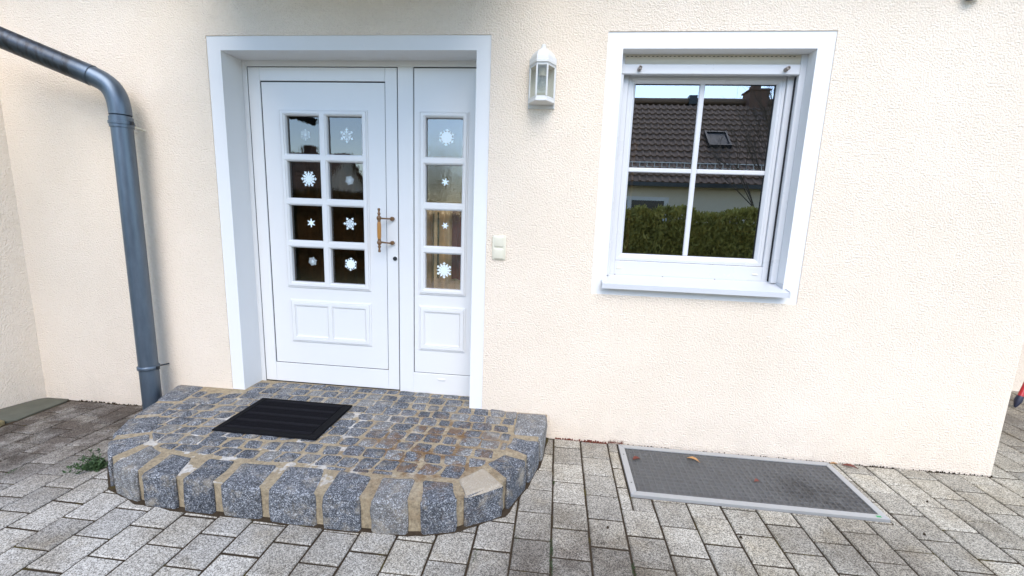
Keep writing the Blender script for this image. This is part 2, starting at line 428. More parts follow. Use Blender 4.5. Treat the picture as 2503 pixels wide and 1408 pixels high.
PX, PY = .1685, .1770
edges = [.045 + PX*k for k in range(-12, 50)]
left = [.045 - 12*PX - .1635*k for k in range(1, 10)]
edges = sorted(left) + edges
edges = [e for e in edges if e > -3.45]
edges[0] = -3.41
k0 = edges.index(min(edges, key=lambda e: abs(e-.045)))
PORCH = [(-2.55, 0), (-2.545, -.02), (-2.52, -.16), (-2.478, -.265), (-2.42, -.46), (-2.315, -.675), (-2.28, -.735), (-2.125, -.868), (-1.905, -.942),
         (-1.67, -.96), (-1.2, -.964), (-.965, -.97), (-.6, -.957), (-.5, -.942), (-.383, -.90), (-.32, -.855), (-.19, -.768), (-.10, -.545), (-.04, -.335), (-.008, -.04), (-.006, 0)]
def inside(p, poly):
    c = False; n = len(poly)
    for i in range(n):
        a, b = poly[i], poly[(i+1) % n]
        if (a[1] > p[1]) != (b[1] > p[1]) and p[0] < (b[0]-a[0])*(p[1]-a[1])/(b[1]-a[1])+a[0]: c = not c
    return c
rects = []
for i in range(len(edges)-1):
    x0, x1 = edges[i], edges[i+1]; k = i-k0
    off = -.100 if k % 2 == 0 else -.013
    for n in range(-45, 31):
        y1 = off - n*PY; y0 = y1 - PY
        if y1 > 7.5: continue
        if x1 > 9: continue
        if x1 < 2.62 and y0 >= 0: continue
        if x0 < 2.59 and y1 > 0:
            if x1 < 2.62: y1 = min(y1, -.004)
            elif y0 >= 0: rects.append((2.602, x1, y0, y1)); continue
            else: rects.append((2.602, x1, -.004, y1)); y1 = -.004
        if y1-y0 < .02: continue
        rects.append((x0, x1, y0, y1))
def trim(r, h):
    x0, x1, y0, y1 = r
    if x1 <= h[0] or x0 >= h[1] or y1 <= h[2] or y0 >= h[3]: return [r]
    out = []
    if x0 < h[0]: out.append((x0, h[0], y0, y1)); x0 = h[0]
    if x1 > h[1]: out.append((h[1], x1, y0, y1)); x1 = h[1]
    if y0 < h[2]: out.append((x0, x1, y0, h[2]))
    if y1 > h[3]: out.append((x0, x1, h[3], y1))
    return [q for q in out if q[1]-q[0] > .013 and q[3]-q[2] > .013]
LWH = (LW[0]-.004, LW[1]+.004, LW[2]-.004, LW[3]+.02)
rects = [q for r in rects for q in trim(r, LWH)]
rects = [r for r in rects if not all(inside(p, PORCH) for p in [(r[0], r[2]), (r[1], r[2]), (r[1], min(r[3], -.005)), (r[0], min(r[3], -.005))])]
f_px = 1059.279
def proj(p):
    d = Vector(p) - CAMP; z = d.dot(fwd)
    if z < .05: return None
    return (1251.5 + f_px*d.dot(right)/z, 704 - f_px*d.dot(up)/z)
def vis_area(r):
    ps = [proj((x, y, 0)) for x, y in ((r[0], r[2]), (r[1], r[2]), (r[1], r[3]), (r[0], r[3]))]
    if any(p is None for p in ps): return 0
    ps = [(min(2503, max(0, p[0])), min(1408, max(0, p[1]))) for p in ps]
    a = abs(sum(ps[i][0]*ps[(i+1) % 4][1]-ps[(i+1) % 4][0]*ps[i][1] for i in range(4)))/2
    c = ((r[0]+r[1])/2, (r[2]+r[3])/2)
    if c[0] > 2.6 and c[1] > 0:                        # hidden behind the house corner
        t = (0-CAMP.y)/(c[1]-CAMP.y)
        if CAMP.x+(c[0]-CAMP.x)*t < 2.6: return 0
    return a
rects.sort(key=vis_area, reverse=True)
def paver_geo(r, gap=.0046, jit=True):
    x0, x1, y0, y1 = r; x0 += gap; x1 -= gap; y0 += gap; y1 -= gap
    cx, cy = (x0+x1)/2, (y0+y1)/2; hx, hy = (x1-x0)/2, (y1-y0)/2; b = min(.0045, hx*.5, hy*.5)
    rnd = random.Random(hash((round(cx, 4), round(cy, 4))))
    a = rnd.uniform(-.008, .008) if jit else 0; tx, ty = rnd.uniform(-.012, .012), rnd.uniform(-.012, .012); dz = rnd.uniform(-.0022, .0018)
    ox, oy = rnd.uniform(-.0012, .0012), rnd.uniform(-.0012, .0012)
    rings = []
    for ins, z in ((0, -.045), (0, -b), (b, 0)):
        ring = []
        for sx, sy in ((-1, -1), (1, -1), (1, 1), (-1, 1)):
            x, y = sx*(hx-ins), sy*(hy-ins)
            X, Y = x-a*y+ox, y+a*x+oy
            ring.append((X, Y, z+dz+tx*x*.6+ty*y*.6+gz(cx+X)-gz(cx)))
        rings.append(ring)
    return (cx, cy), rings
NPART = 298
rest = MB()
for i, r in enumerate(rects):
    (cx, cy), rings = paver_geo(r)
    if i < NPART and vis_area(r) > 20:
        mb = MB().loft(rings, False, True)
        o = mb.build('paver', 'paver'); o.location = (cx, cy, gz(cx)); o.parent = pavement
    else:
        rest.loft([[(x+cx, y+cy, z+gz(cx)) for x, y, z in q] for q in rings], False, True)
tag(rest.build('pavers', 'paver', pavement), kind='stuff')

# ------------------------------------------------------------------ house
house = empty('house', (-.5, 0, 0), label='cream stucco house front with white door and one small window', cat='house')
DO = (-2.160, -.427, -.05, 2.393); DI = (-2.073, -.510, -.05, 2.313)
WO = (.217, 1.388, .953, 2.406); WI = (.303, 1.303, 1.030, 2.321)
XL, XR, ZT = -3.625, 2.6, 3.05
wall = MB()
xs = [XL, DO[0], DO[1], WO[0], WO[1], XR]; zs = [-.12, WO[2], DO[3], WO[3], ZT]
for i in range(5):
    for j in range(4):
        cx, cz = (xs[i]+xs[i+1])/2, (zs[j]+zs[j+1])/2
        if DO[0] < cx < DO[1] and cz < DO[3]: continue
        if WO[0] < cx < WO[1] and WO[2] < cz < WO[3]: continue
        e = .012 if i == 4 else 0
        wall.add([(xs[i], 0, zs[j]), (xs[i+1]-e, 0, zs[j]), (xs[i+1]-e, 0, zs[j+1]), (xs[i], 0, zs[j+1])], [(0, 1, 2, 3)])
for r in (DO, WO):
    x0, x1, z0, z1 = r
    wall.add([(x0, 0, z0), (x1, 0, z0), (x1, 0, z1), (x0, 0, z1), (x0, .03, z0), (x1, .03, z0), (x1, .03, z1), (x0, .03, z1)],
             [(1, 5, 6, 2), (2, 6, 7, 3), (3, 7, 4, 0)] + ([(0, 4, 5, 1)] if r is WO else []))
# right end, side and back of the house
wall.add([(XR-.012, 0, -.12), (XR-.003, .004, -.12), (XR, .014, -.12), (XR, 6, -.12), (XL-3, 6, -.12), (XL-3, 0, -.12),
          (XR-.012, 0, ZT), (XR-.003, .004, ZT), (XR, .014, ZT), (XR, 6, ZT), (XL-3, 6, ZT), (XL-3, 0, ZT)],
         [(0, 1, 7, 6), (1, 2, 8, 7), (2, 3, 9, 8), (3, 4, 10, 9), (4, 5, 11, 10)])
# projecting wing at the left
XW, YW = XL-.17, -.52
wall.add([(XL, 0, -.12), (XW, YW, -.12), (XL-3, YW, -.12), (XL-3, 0, -.12), (XL, 0, ZT), (XW, YW, ZT), (XL-3, YW, ZT), (XL-3, 0, ZT)],
         [(1, 0, 4, 5), (2, 1, 5, 6), (3, 2, 6, 7)])
wall.build('wall', 'stucco', house)
for nm, o, i, dep in (('door_surround', DO, DI, .20), ('window_surround', WO, WI, .19)):
    mb = MB()
    mb.sweep(*o, [(0, .006), (0, .006)])
    mb.ring(o, i, (.005, .005))
    mb.ring(i, i, (.005, dep))
    mb.build(nm, 'plaster', house)
# canopy over the door and the eaves, both above the picture
MB().box(-2.05, -.25, -1.5, -.002, 2.92, 3.0).build('door_canopy', 'soffit', house)
MB().box(XL-3.3, XR+.4, -.35, 6.3, ZT, ZT+.12).build('roof', 'soffit', house)
MB().box(-5.6, -3.26, -2.50, -1.3, 2.50, 2.58).build('carport_roof', 'soffit', house)
for py in (-2.4, -1.4): MB().box(-5.5, -5.4, py-.05, py+.05, -.1, 2.4995).build('carport_post', 'soffit', house)
g = MB()
ring0 = [(-3.18+.075*math.cos(t), -1.3, 2.50+.075*math.sin(t)) for t in [math.pi+i*math.pi/10 for i in range(11)]]
ring1 = [(x, -2.5, z) for x, y, z in ring0]
g.loft([ring0, ring1])
g.build('gutter', 'zinc_dark', house)

# interior: a dim hall behind the door and a dim room behind the window
def room(nm, x0, x1, y0, y1, z0, z1, mat):
    vs = [(x0, y0, z0), (x1, y0, z0), (x1, y1, z0), (x0, y1, z0), (x0, y0, z1), (x1, y0, z1), (x1, y1, z1), (x0, y1, z1)]
    MB().add(vs, [(0, 1, 2, 3), (4, 7, 6, 5), (1, 5, 6, 2), (2, 6, 7, 3), (3, 7, 4, 0)]).build(nm, mat, house)
room('hall', -2.4, -.30, .245, 1.6, .15, 2.55, 'hall')
room('living_room', -.1, 2.3, .245, 3.2, .15, 2.55, 'room')

# --- door frame (fixed) -------------------------------------------------
YD = .180
fr = MB()
fr.bbox(-2.075, -2.0425, YD, YD+.07, .10, 2.32, .003)
fr.bbox(-2.0425, -.50, YD+.0005, YD+.07, 2.279, 2.32, .003)
fr.bbox(-1.040, -.9405, YD, YD+.07, .10, 2.279, .003)
fr.bbox(-.9405, -.50, YD+.0005, YD+.07, .10, .300, .003)
fr.box(-2.05, -.50, YD+.03, YD+.10, .10, .168)
door_frame = fr.build('door_frame', 'paint', house)
MB().box(-2.05, -.52, YD+.012, YD+.03, .15, .166).build('threshold', 'alu', door_frame)
MB().bbox(-.768, -.719, YD-.006, YD, .255, .268, .002).build('drain_cap', 'paint', door_frame)

# dark seals behind the gaps
COLS = [(-1.797, -1.567), (-1.516, -1.279)]; SCOL = [(-.861, -.622)]
ROWS = [(1.744, 1.983), (1.461, 1.697), (1.180, 1.412), (.895, 1.131)]
def glazing_frame(cols, outer):
    """raised moulded grid, one mesh: outer moulding plus bevelled rebates round every pane"""
    mb = MB(); x0, x1, z0, z1 = outer
    gx0, gx1, gz0, gz1 = x0+.016, x1-.016, z0+.016, z1-.016
    mb.sweep(x0, x1, z0, z1, [(0, YD+.006), (.0015, YD-.004), (.007, YD-.0055), (.0085, YD-.003), (.010, YD-.003), (.0115, YD-.009), (.016, YD-.0105)])
    cx = [gx0] + [(cols[i][1]+cols[i+1][0])/2 for i in range(len(cols)-1)] + [gx1]
    rz = [gz1] + [(ROWS[i][0]+ROWS[i+1][1])/2 for i in range(3)] + [gz0]
    for i, (a, b) in enumerate(cols):
        for j, (c, d) in enumerate(ROWS):
            o = (cx[i], cx[i+1], rz[j+1], rz[j]); yb = YD-.0105
            e = .0105
            steps = [((a-e, b+e, c-e, d+e), yb), ((a-e+.0015, b+e-.0015, c-e+.0015, d+e-.0015), yb+.0045), ((a-e+.004, b+e-.004, c-e+.004, d+e-.004), yb+.004),
                     ((a, b, c, d), yb+.012), ((a, b, c, d), YD+.030)]
            prev, py = o, yb
            for r, y in steps: mb.ring(prev, r, (py, y)); prev, py = r, y
    return mb
def mould_panel(outer, ncol):
    mb = MB(); x0, x1, z0, z1 = outer
    mb.sweep(x0, x1, z0, z1, [(0, YD+.006), (.0015, YD-.003), (.008, YD-.005), (.0095, YD-.002), (.011, YD-.002), (.013, YD-.0085), (.018, YD-.009)])
    a0, a1 = x0+.018, x1-.018; w = (a1-a0)/ncol; yb = YD-.009
    for i in range(ncol):
        o = (a0+i*w, a0+(i+1)*w, z0+.018, z1-.018)
        l = .016 if i == 0 else .013; rr = .016 if i == ncol-1 else .013
        prev, py = o, yb
        for d, y in ((0, yb), (.0015, yb+.005), (.004, yb+.005), (.0055, yb+.001), (.011, yb+.0085), (.013, yb+.0085)):
            r = (o[0]+l+d, o[1]-rr-d, o[2]+.016+d, o[3]-.016-d); mb.ring(prev, r, (py, y)); prev, py = r, y
        mb.add([(prev[0], py, prev[2]), (prev[1], py, prev[2]), (prev[1], py, prev[3]), (prev[0], py, prev[3])], [(0, 1, 2, 3)])
    return mb
def sheet_hole(r, h, y):
    return MB().ring(r, h, (y, y))

# --- door leaf ----------------------------------------------------------
lf = MB()
L0, L1, B0, B1 = -2.0365, -1.0455, .163, 2.2735          # leaf outer
P0, P1, Q0, Q1 = -1.957, -1.122, .301, 2.193             # panel opening
lf.bbox(L0, P0, YD, YD+.06, B0, B1, .003)
lf.bbox(P1, L1, YD, YD+.06, B0, B1, .003)
lf.bbox(P0+.0006, P1-.0006, YD+.0008, YD+.06, B0, Q0, .002)
lf.bbox(P0+.0006, P1-.0006, YD+.0008, YD+.06, Q1, B1, .002)
leaf = lf.build('front_door', 'paint', house)
tag(leaf, label='white door leaf with eight panes')
pan = MB()
GO = (-1.837, -1.238, .855, 2.021)
pan.ring((P0+.0085, P1-.0035, Q0+.006, Q1-.0085), (GO[0]+.004, GO[1]-.004, GO[2]+.004, GO[3]-.004), (YD+.003, YD+.003))
pan.ring((P0+.0085, P1-.0035, Q0+.006, Q1-.0085), (P0+.0085, P1-.0035, Q0+.006, Q1-.0085), (YD+.03, YD+.003))
pan.build('door_panel', 'paint', leaf)
MB().ring((P0-.004, P1+.004, Q0-.004, Q1+.004), (GO[0]+.03, GO[1]-.03, GO[2]+.03, GO[3]-.03), (YD+.0075, YD+.0075)).build('seal', 'gap', leaf)
glazing_frame(COLS, GO).build('glazing_frame', 'paint', leaf)
mould_panel((-1.822, -1.238, .466, .768), 2).build('moulded_panel', 'paint', leaf)
for a, b in COLS:
    for c, d in ROWS:
        MB().box(a-.004, b+.004, YD+.0245, YD+.0285, c-.004, d+.004).build('pane', 'dglass', leaf)
# black seal round the leaf
MB().ring((-2.0435, -1.0395, .155, 2.2805), (L0+.02, L1-.02, B0+.02, B1-.02), (YD+.0065, YD+.0065)).build('leaf_seal', 'gap', leaf)
# pull handle
hb = MB(); hx, hy = -1.140, .100
hp = [(.006, .0), (.0085, .003), (.009, .010), (.0065, .016), (.006, .026), (.0085, .030), (.011, .036), (.007, .043), (.008, .048), (.0145, .056), (.0155, .063), (.013, .071), (.0095, .078), (.011, .083), (.0085, .086),
      (.0085, .195), (.011, .198), (.0095, .203), (.013, .210), (.0155, .218), (.0145, .225), (.008, .233), (.007, .238), (.011, .245), (.0085, .251), (.006, .255), (.0065, .265), (.009, .271), (.0085, .278), (.006, .281)]
hb.lathe((hx, hy, 1.132), hp, n=18)
hd = hb.build('pull_handle', 'brass', leaf, True)
MB().lathe((hx, hy, 1.132), [(.0102, .0865), (.0125, .10), (.0132, .140), (.0125, .18), (.0102, .1945)], n=18).build('grip', 'wood', leaf, True)
for z0, z1 in ((1.349, 1.347), (1.196, 1.190)):
    post = MB().tube([(hx, hy, z0), (hx+.012, hy+.012, z0), (hx+.045, hy+.042, z1), (hx+.058, hy+.060, z1), (hx+.060, YD+.002, z1)], [.009, .0055, .005, .0055, .007], 12)
    post.lathe((hx+.060, YD, z1), [(.0125, -.020), (.0135, -.018), (.0135, -.002), (.0125, 0)], 'Y', 12)
    post.build('handle_post', 'brass', leaf, True)
lk = MB().lathe((-1.066, YD, 1.086), [(.0125, -.009), (.0135, -.007), (.0135, 0)], 'Y', 20).build('lock', 'zinc_dark', leaf, True)

# --- side light ---------------------------------------------------------
S0, S1, T0, T1 = -.9345, -.50, .305, 2.2715
SG = (-.902, -.584, .855, 2.021)
sl = sheet_hole((S0, S1, T0, T1), (SG[0]+.004, SG[1]-.004, SG[2]+.004, SG[3]-.004), YD+.003)
sl.ring((S0, S1, T0, T1), (S0, S1, T0, T1), (YD+.03, YD+.003))
side = sl.build('side_light', 'paint', house)
tag(side, label='narrow fixed panel with four panes beside the door')
glazing_frame(SCOL, SG).build('glazing_frame', 'paint', side)
mould_panel((-.902, -.582, .466, .776), 1).build('moulded_panel', 'paint', side)
MB().ring((-.9415, -.49, .296, 2.282), (SG[0]+.03, SG[1]-.03, SG[2]+.03, SG[3]-.03), (YD+.0075, YD+.0075)).build('seal', 'gap', side)
for a, b in SCOL:
    for c, d in ROWS:
        MB().box(a-.004, b+.004, YD+.0245, YD+.0285, c-.004, d+.004).build('pane', 'sglass', side)

# --- window -------------------------------------------------------------
wf = MB()
wf.bbox(.300, .362, .130, .19, 1.060, 2.33, .003)
wf.bbox(1.235, 1.290, .130, .19, 1.060, 2.33, .003)
wf.bbox(.362, 1.235, .1305, .19, 1.060, 1.147, .003)
wf.bbox(.362, 1.235, .1305, .19, 2.229, 2.33, .003)
wf.box(1.2935, 1.31, .150, .19, 1.06, 2.33)
window = wf.build('window', 'pvc', house)
tag(window, label='white window with two by two panes and a sill')
sa = MB()
sa.sweep(.3635, 1.2335, 1.1485, 2.2275, [(0, .175), (0, .146), (.0015, .144), (.017, .143), (.019, .1455), (.021, .1455), (.023, .1445), (.030, .147), (.041, .160), (.0425, .162), (.0425, .18)])
sa.build('sash', 'pvc', window)
MB().sweep(.4050, 1.1920, 1.1900, 2.186, [(0, .1755), (.0, .168), (.004, .168), (.004, .1755)]).build('glazing_seal', 'gap', window)
MB().bbox(.773, .803, .1655, .1735, 1.190, 2.19, .004).build('glazing_bar', 'pvc', window)
hbar = MB().bbox(.404, .773, .1655, .1735, 1.6845, 1.7105, .004).bbox(.803, 1.193, .1655, .1735, 1.6845, 1.7105, .004)
hbar.build('glazing_bar', 'pvc', window)
for a, b in ((.404, .788), (.788, 1.193)):
    for c, d in ((1.189, 1.6975), (1.6975, 2.187)):
        MB().box(a+.0005, b-.0005, .1745, .1785, c+.0005, d-.0005).build('pane', 'glass', window)
for x in (.390, 1.194): MB().bbox(x-.016, x+.016, .126, .1306, 1.096, 1.105, .002).build('drain_cap', 'ivory', window)
# roller shutter: slat curtain, bottom bar, stoppers, rails
sh = MB()
sh.loft([[(x, .094-.004*math.sin(math.pi*t), 2.268+.053*t) for t in [i/8 for i in range(9)]] + [(x, .104, 2.322), (x, .104, 2.267)] for x in (.305, 1.268)])
shutter = sh.build('roller_shutter', 'shutter', window, True)
sl_ = MB(); x = .335
while x < 1.25: sl_.box(x, x+.011, .0905, .0945, 2.3085, 2.3115); x += .0235
sl_.build('vent_slots', 'gap', shutter)
bar = MB().bbox(.305, 1.268, .0795, .104, 2.214, 2.2665, .003).build('bottom_bar', 'pvc', window)
for x, mt in ((.409, 'grey'), (1.191, 'grey')):
    MB().lathe((x, .0795, 2.238), [(.011, 0), (.0115, -.004), (.0105, -.034), (.0075, -.0355), (.0070, -.030)], 'Y', 16).build('stopper', mt, window, True)
for x0, x1 in ((.3025, .327), (1.2685, 1.3035)):
    rl = MB().bbox(x0, x1, .085, .1295, 1.058, 2.3205, .003)
    rl.build('guide_rail', 'pvc', window)
MB().box(1.2655, 1.2682, .112, .128, 1.064, 2.214).build('rail_brush', 'gap', window)
# sill
s_ = MB()
s_.loft([[(x, .131, 1.062), (x, .120, 1.060), (x, -.004, 1.036), (x, -.004, 1.030), (x, .131, 1.040)] for x in (.3035, 1.3025)])
s_.loft([[(x, -.0045, 1.0360), (x, -.046, 1.0285), (x, -.049, 1.0265), (x, -.049, .9975), (x, -.046, .9975), (x, -.044, 1.021), (x, -.0045, 1.028)] for x in (.280, 1.318)])
sill = s_.build('sill', 'sillm', window)
for x in (.2775, 1.3165):
    ec = MB().loft([[(xx, .0, 1.043), (xx, -.049, 1.034), (xx, -.051, 1.030), (xx, -.051, .996), (xx, -.047, .996), (xx, -.046, 1.018), (xx, 0, 1.026)] for xx in (x-.0025, x+.0035)])
    ec.build('sill_end', 'sillm', window)
MB().box(1.2985, 1.3015, .0, .128, 1.038, 1.068).build('sill_end', 'sillm', window)
up_ = MB().box(.322, 1.287, .122, .1295, 1.058, 1.0665).build('sill_upstand', 'sillm', window)
for x in (.366, .654, .962): MB().lathe((x, .1215, 1.0605), [(.004, 0), (.004, -.004), (.002, -.005)], 'Y', 10).build('sill_screw', 'grey', window)

# ------------------------------------------------------------------ porch step
porch = empty('porch_step', (-1.28, -.45, 0), label='rounded granite doorstep of cobbles and large rim stones in sandy mortar', cat='doorstep')
poly_body = [(x+(.010 if x < -1.28 else -.010)*(1 if y < -.01 else 0), y+(.012 if y < -.1 else 0)) for x, y in PORCH]
poly_full = poly_body + [(-.4, .0), (-.4, .01), (-.500, .01), (-.500, .215), (-2.08, .215), (-2.08, .01), (-2.2, .01)]
mb = MB(); n = len(poly_full)
mb.add([(x, y, -.03) for x, y in poly_full] + [(x, y, .1545) for x, y in poly_full], [tuple(range(n, 2*n))] + [(i, (i+1) % n, n+(i+1) % n, n+i) for i in range(n)])
fixnormals(mb.build('mortar_bed', 'mortar', porch))
# a soil and moss seam where the step meets the paving
seam = MB(); out = []
for i in range(len(PORCH)):
    a = Vector(PORCH[max(0, i-1)]); b = Vector(PORCH[min(len(PORCH)-1, i+1)]); d = (b-a).normalized(); nn = Vector((d.y, -d.x))
    if nn.y > .2: nn = -nn
    out.append((Vector(PORCH[i]), nn))
sp = []; so_ = []
for i in range(len(out)-1):
    for k in range(6):
        t = k/6; p = out[i][0].lerp(out[i+1][0], t); nn = out[i][1].lerp(out[i+1][1], t)
        c = Vector((-1.28, -.4)); nn = nn if (p-c).dot(nn) > 0 else -nn
        w = .005+.008*noise.noise((p.x*14, p.y*14, 2))+random.uniform(0, .004)
        sp.append((p.x-nn.x*.014, p.y-nn.y*.014, gz(p.x)+.006)); so_.append((p.x+nn.x*(w+.008), p.y+nn.y*(w+.008), gz(p.x)+.0005))
seam.v = sp+so_; k = len(sp); seam.f = [(i, i+1, k+i+1, k+i) for i in range(k-1)]
tag(fixnormals(seam.build('soil_seam', 'joint', porch)), kind='stuff')

def chaikin(p, q=.25):
    o = []
    for i in range(len(p)):
        a, b = Vector(p[i]), Vector(p[(i+1) % len(p)]); o += [a.lerp(b, q), a.lerp(b, 1-q)]
    return o
def inset(p, d):
    c = sum((Vector(x) for x in p), Vector((0, 0)))/len(p)
    return [c + (Vector(x)-c)*max(0, 1-d/max(.001, (Vector(x)-c).length)) for x in p]
RIM = [((-2.545, -.01), (-2.478, -.255), (-2.335, -.235), (-2.36, -.01)), ((-2.470, -.28), (-2.425, -.455), (-2.295, -.405), (-2.33, -.265)),
       ((-2.405, -.50), (-2.318, -.668), (-2.165, -.595), (-2.262, -.44)), ((-2.287, -.722), (-2.130, -.862), (-2.085, -.685), (-2.15, -.625)),
       ((-2.068, -.893), (-1.905, -.940), (-1.93, -.765), (-2.045, -.72)), ((-1.852, -.953), (-1.688, -.958), (-1.745, -.800), (-1.875, -.78)),
       ((-1.646, -.958), (-1.505, -.960), (-1.52, -.790), (-1.66, -.79)), ((-1.452, -.962), (-1.272, -.964), (-1.30, -.785), (-1.475, -.79)),
       ((-1.220, -.964), (-1.006, -.967), (-1.062, -.770), (-1.25, -.785)), ((-.965, -.970), (-.804, -.967), (-.815, -.800), (-.990, -.775)),
       ((-.746, -.962), (-.592, -.957), (-.61, -.785), (-.765, -.80)), ((-.524, -.946), (-.385, -.902), (-.42, -.785), (-.57, -.79)),
       ((-.345, -.872), (-.192, -.770), (-.308, -.640), (-.405, -.760)), ((-.170, -.722), (-.102, -.548), (-.215, -.500), (-.295, -.605)),
       ((-.085, -.500), (-.042, -.340), (-.192, -.320), (-.218, -.432)), ((-.026, -.285), (-.008, -.02), (-.188, -.02), (-.190, -.285))]
for si, q in enumerate(RIM):
    pts = [Vector(p) for p in q]
    pp = chaikin(pts, .06); pp2 = []
    for i in range(len(pp)): pp2 += [pp[i], (pp[i]+pp[(i+1) % len(pp)])/2]
    rnd = random.Random(si)
    # an edge chipped between front face and top, taller towards the outside
    rings = []
    topz = .160+rnd.uniform(-.004, .004)
    for z, d in ((-.02, -.006), (.045, -.009), (.10, -.008), (topz-.012, -.005), (topz-.003, .003), (topz+.001, .016), (topz+.002, .060)):
        ring = []
        for v in inset(pp2, d):
            nz = (noise.noise_vector((v.x*16+si, v.y*16, z*16))*.006+noise.noise_vector((v.x*45+si, v.y*45, z*45))*.003)
            ring.append((v.x+nz.x, v.y+nz.y, z+nz.z*.6))
        rings.append(ring)
    o = MB().loft(rings, False, True).build('rim_stone', 'granite_tan' if si == 12 else 'granite', porch, False)
    fixnormals(o)
INNER = [(-2.345, .01), (-2.335, -.24), (-2.30, -.41), (-2.16, -.605), (-2.075, -.69), (-1.95, -.755), (-1.80, -.785), (-1.5, -.790), (-1.1, -.782), (-.8, -.795), (-.6, -.785), (-.42, -.775), (-.31, -.635), (-.22, -.47), (-.196, -.30), (-.19, .01)]
def clip_convex(poly, clip):
    """Sutherland-Hodgman against a counter-clockwise convex polygon"""
    out = [Vector(p) for p in poly]
    for i in range(len(clip)):
        a, b = Vector(clip[i]), Vector(clip[(i+1) % len(clip)]); e = b-a; inp = out; out = []
        if not inp: break
        f = lambda p: e.x*(p.y-a.y)-e.y*(p.x-a.x)
        for j in range(len(inp)):
            p, q = inp[j], inp[(j+1) % len(inp)]; fp, fq = f(p), f(q)
            if fp >= 0: out.append(p)
            if (fp >= 0) != (fq >= 0): out.append(p.lerp(q, fp/(fp-fq)))
    return out
def parea(p): return abs(sum(p[i].x*p[(i+1) % len(p)].y-p[(i+1) % len(p)].x*p[i].y for i in range(len(p))))/2
rnd = random.Random(21)
y = .185; row = 0; cobs = []
while y > -.80:
    h = rnd.uniform(.088, .104); yc0, yc1 = y-h, y
    xa, xb = (-2.06, -.515) if y > .03 else (-2.36, -.18)
    x = xa + (rnd.uniform(.03, .07) if row % 2 else 0) - .02
    edge_l = [0, 0]; sk = rnd.uniform(-.012, .012)
    while x < xb:
        w = rnd.choice([rnd.uniform(.085, .115), rnd.uniform(.10, .13), rnd.uniform(.095, .12)])
        q = [(x+rnd.uniform(-.006, .006), yc0+rnd.uniform(-.006, .006)), (x+w+rnd.uniform(-.006, .006), yc0+rnd.uniform(-.006, .006)),
             (x+w+rnd.uniform(-.006, .006)+sk, yc1+rnd.uniform(-.006, .006)), (x+rnd.uniform(-.006, .006)+sk, yc1+rnd.uniform(-.006, .006))]
        # the courses bend down towards the rounded corners
        q = [(px, py-.05*sm(-1.8, -2.35, px)*(1+py)-.02*math.sin(px*2.2)) for px, py in q]
        c = [(-2.07, .19), (-2.07, -.0), (-.512, -.0), (-.512, .19)] if y > .03 else INNER
        pc = clip_convex(q, c if y <= .03 else [(-2.07, -.2), (-.512, -.2), (-.512, .178), (-2.07, .178)])
        if len(pc) >= 3 and parea(pc) > .0028: cobs.append(pc)
        x += w
    y -= h; row += 1
for ci, pc in enumerate(cobs):
    pc = inset(pc, .0050+random.uniform(-.002, .003))
    # reduce to at most six corners, cut them
    while len(pc) > 5:
        d = [(pc[i]-pc[(i+1) % len(pc)]).length for i in range(len(pc))]; i = d.index(min(d)); pc[i] = (pc[i]+pc[(i+1) % len(pc)])/2; pc.pop((i+1) % len(pc))
    pp = chaikin(pc, .115)
    cx = sum(p.x for p in pp)/len(pp); cy = sum(p.y for p in pp)/len(pp)
    top = .158+random.uniform(-.003, .0035); tx, ty = random.uniform(-.05, .05), random.uniform(-.05, .05)
    r0 = [(p.x-cx, p.y-cy, -.03) for p in pp]
    jp = [Vector((p.x+random.uniform(-.003, .003), p.y+random.uniform(-.003, .003))) for p in pp]
    r1 = [(p.x-cx, p.y-cy, -.007) for p in jp]
    r2 = [(p.x-cx, p.y-cy, (p.x-cx)*tx+(p.y-cy)*ty) for p in inset(jp, .009)]
    mb = MB().loft([r0, r1, r2], False, False); k = len(pp); mb.v.append((0, 0, .003)); c = len(mb.v)-1
    mb.f += [(2*k+i, 2*k+(i+1) % k, c) for i in range(k)]
    o = mb.build('cobble', 'granite', None, True); o.location = (cx, cy, top); fixnormals(o); attach(o, porch)

# ------------------------------------------------------------------ door mat
matx = empty('door_mat', (-1.545, -.335, .162), label='black ribbed door mat on the cobbled step', cat='door mat')
mx0, mx1, my0, my1, mz = -1.850, -1.240, -.548, -.124, .163
b = MB()
def mat_edge(x0, x1, y0, y1):
    b.loft([[(x0, y0, mz), (x1, y0, mz), (x1, y1, mz), (x0, y1, mz)], [(x0, y0, mz+.006), (x1, y0, mz+.006), (x1, y1, mz+.006), (x0, y1, mz+.006)],
            [(x0+.006, y0+.006, mz+.011), (x1-.006, y0+.006, mz+.011), (x1-.006, y1-.006, mz+.011), (x0+.006, y1-.006, mz+.011)]], False, True)
mat_edge(mx0, mx1, my0, my0+.035); mat_edge(mx0, mx1, my1-.02, my1); mat_edge(mx0, mx0+.04, my0+.035, my1-.02); mat_edge(mx1-.05, mx1, my0+.035, my1-.02)
b.build('border', 'black', matx)
MB().box(mx0+.03, mx1-.04, my0+.03, my1-.015, mz, mz+.005).build('base', 'black', matx)
ys_ = my0+.04; kk = 0
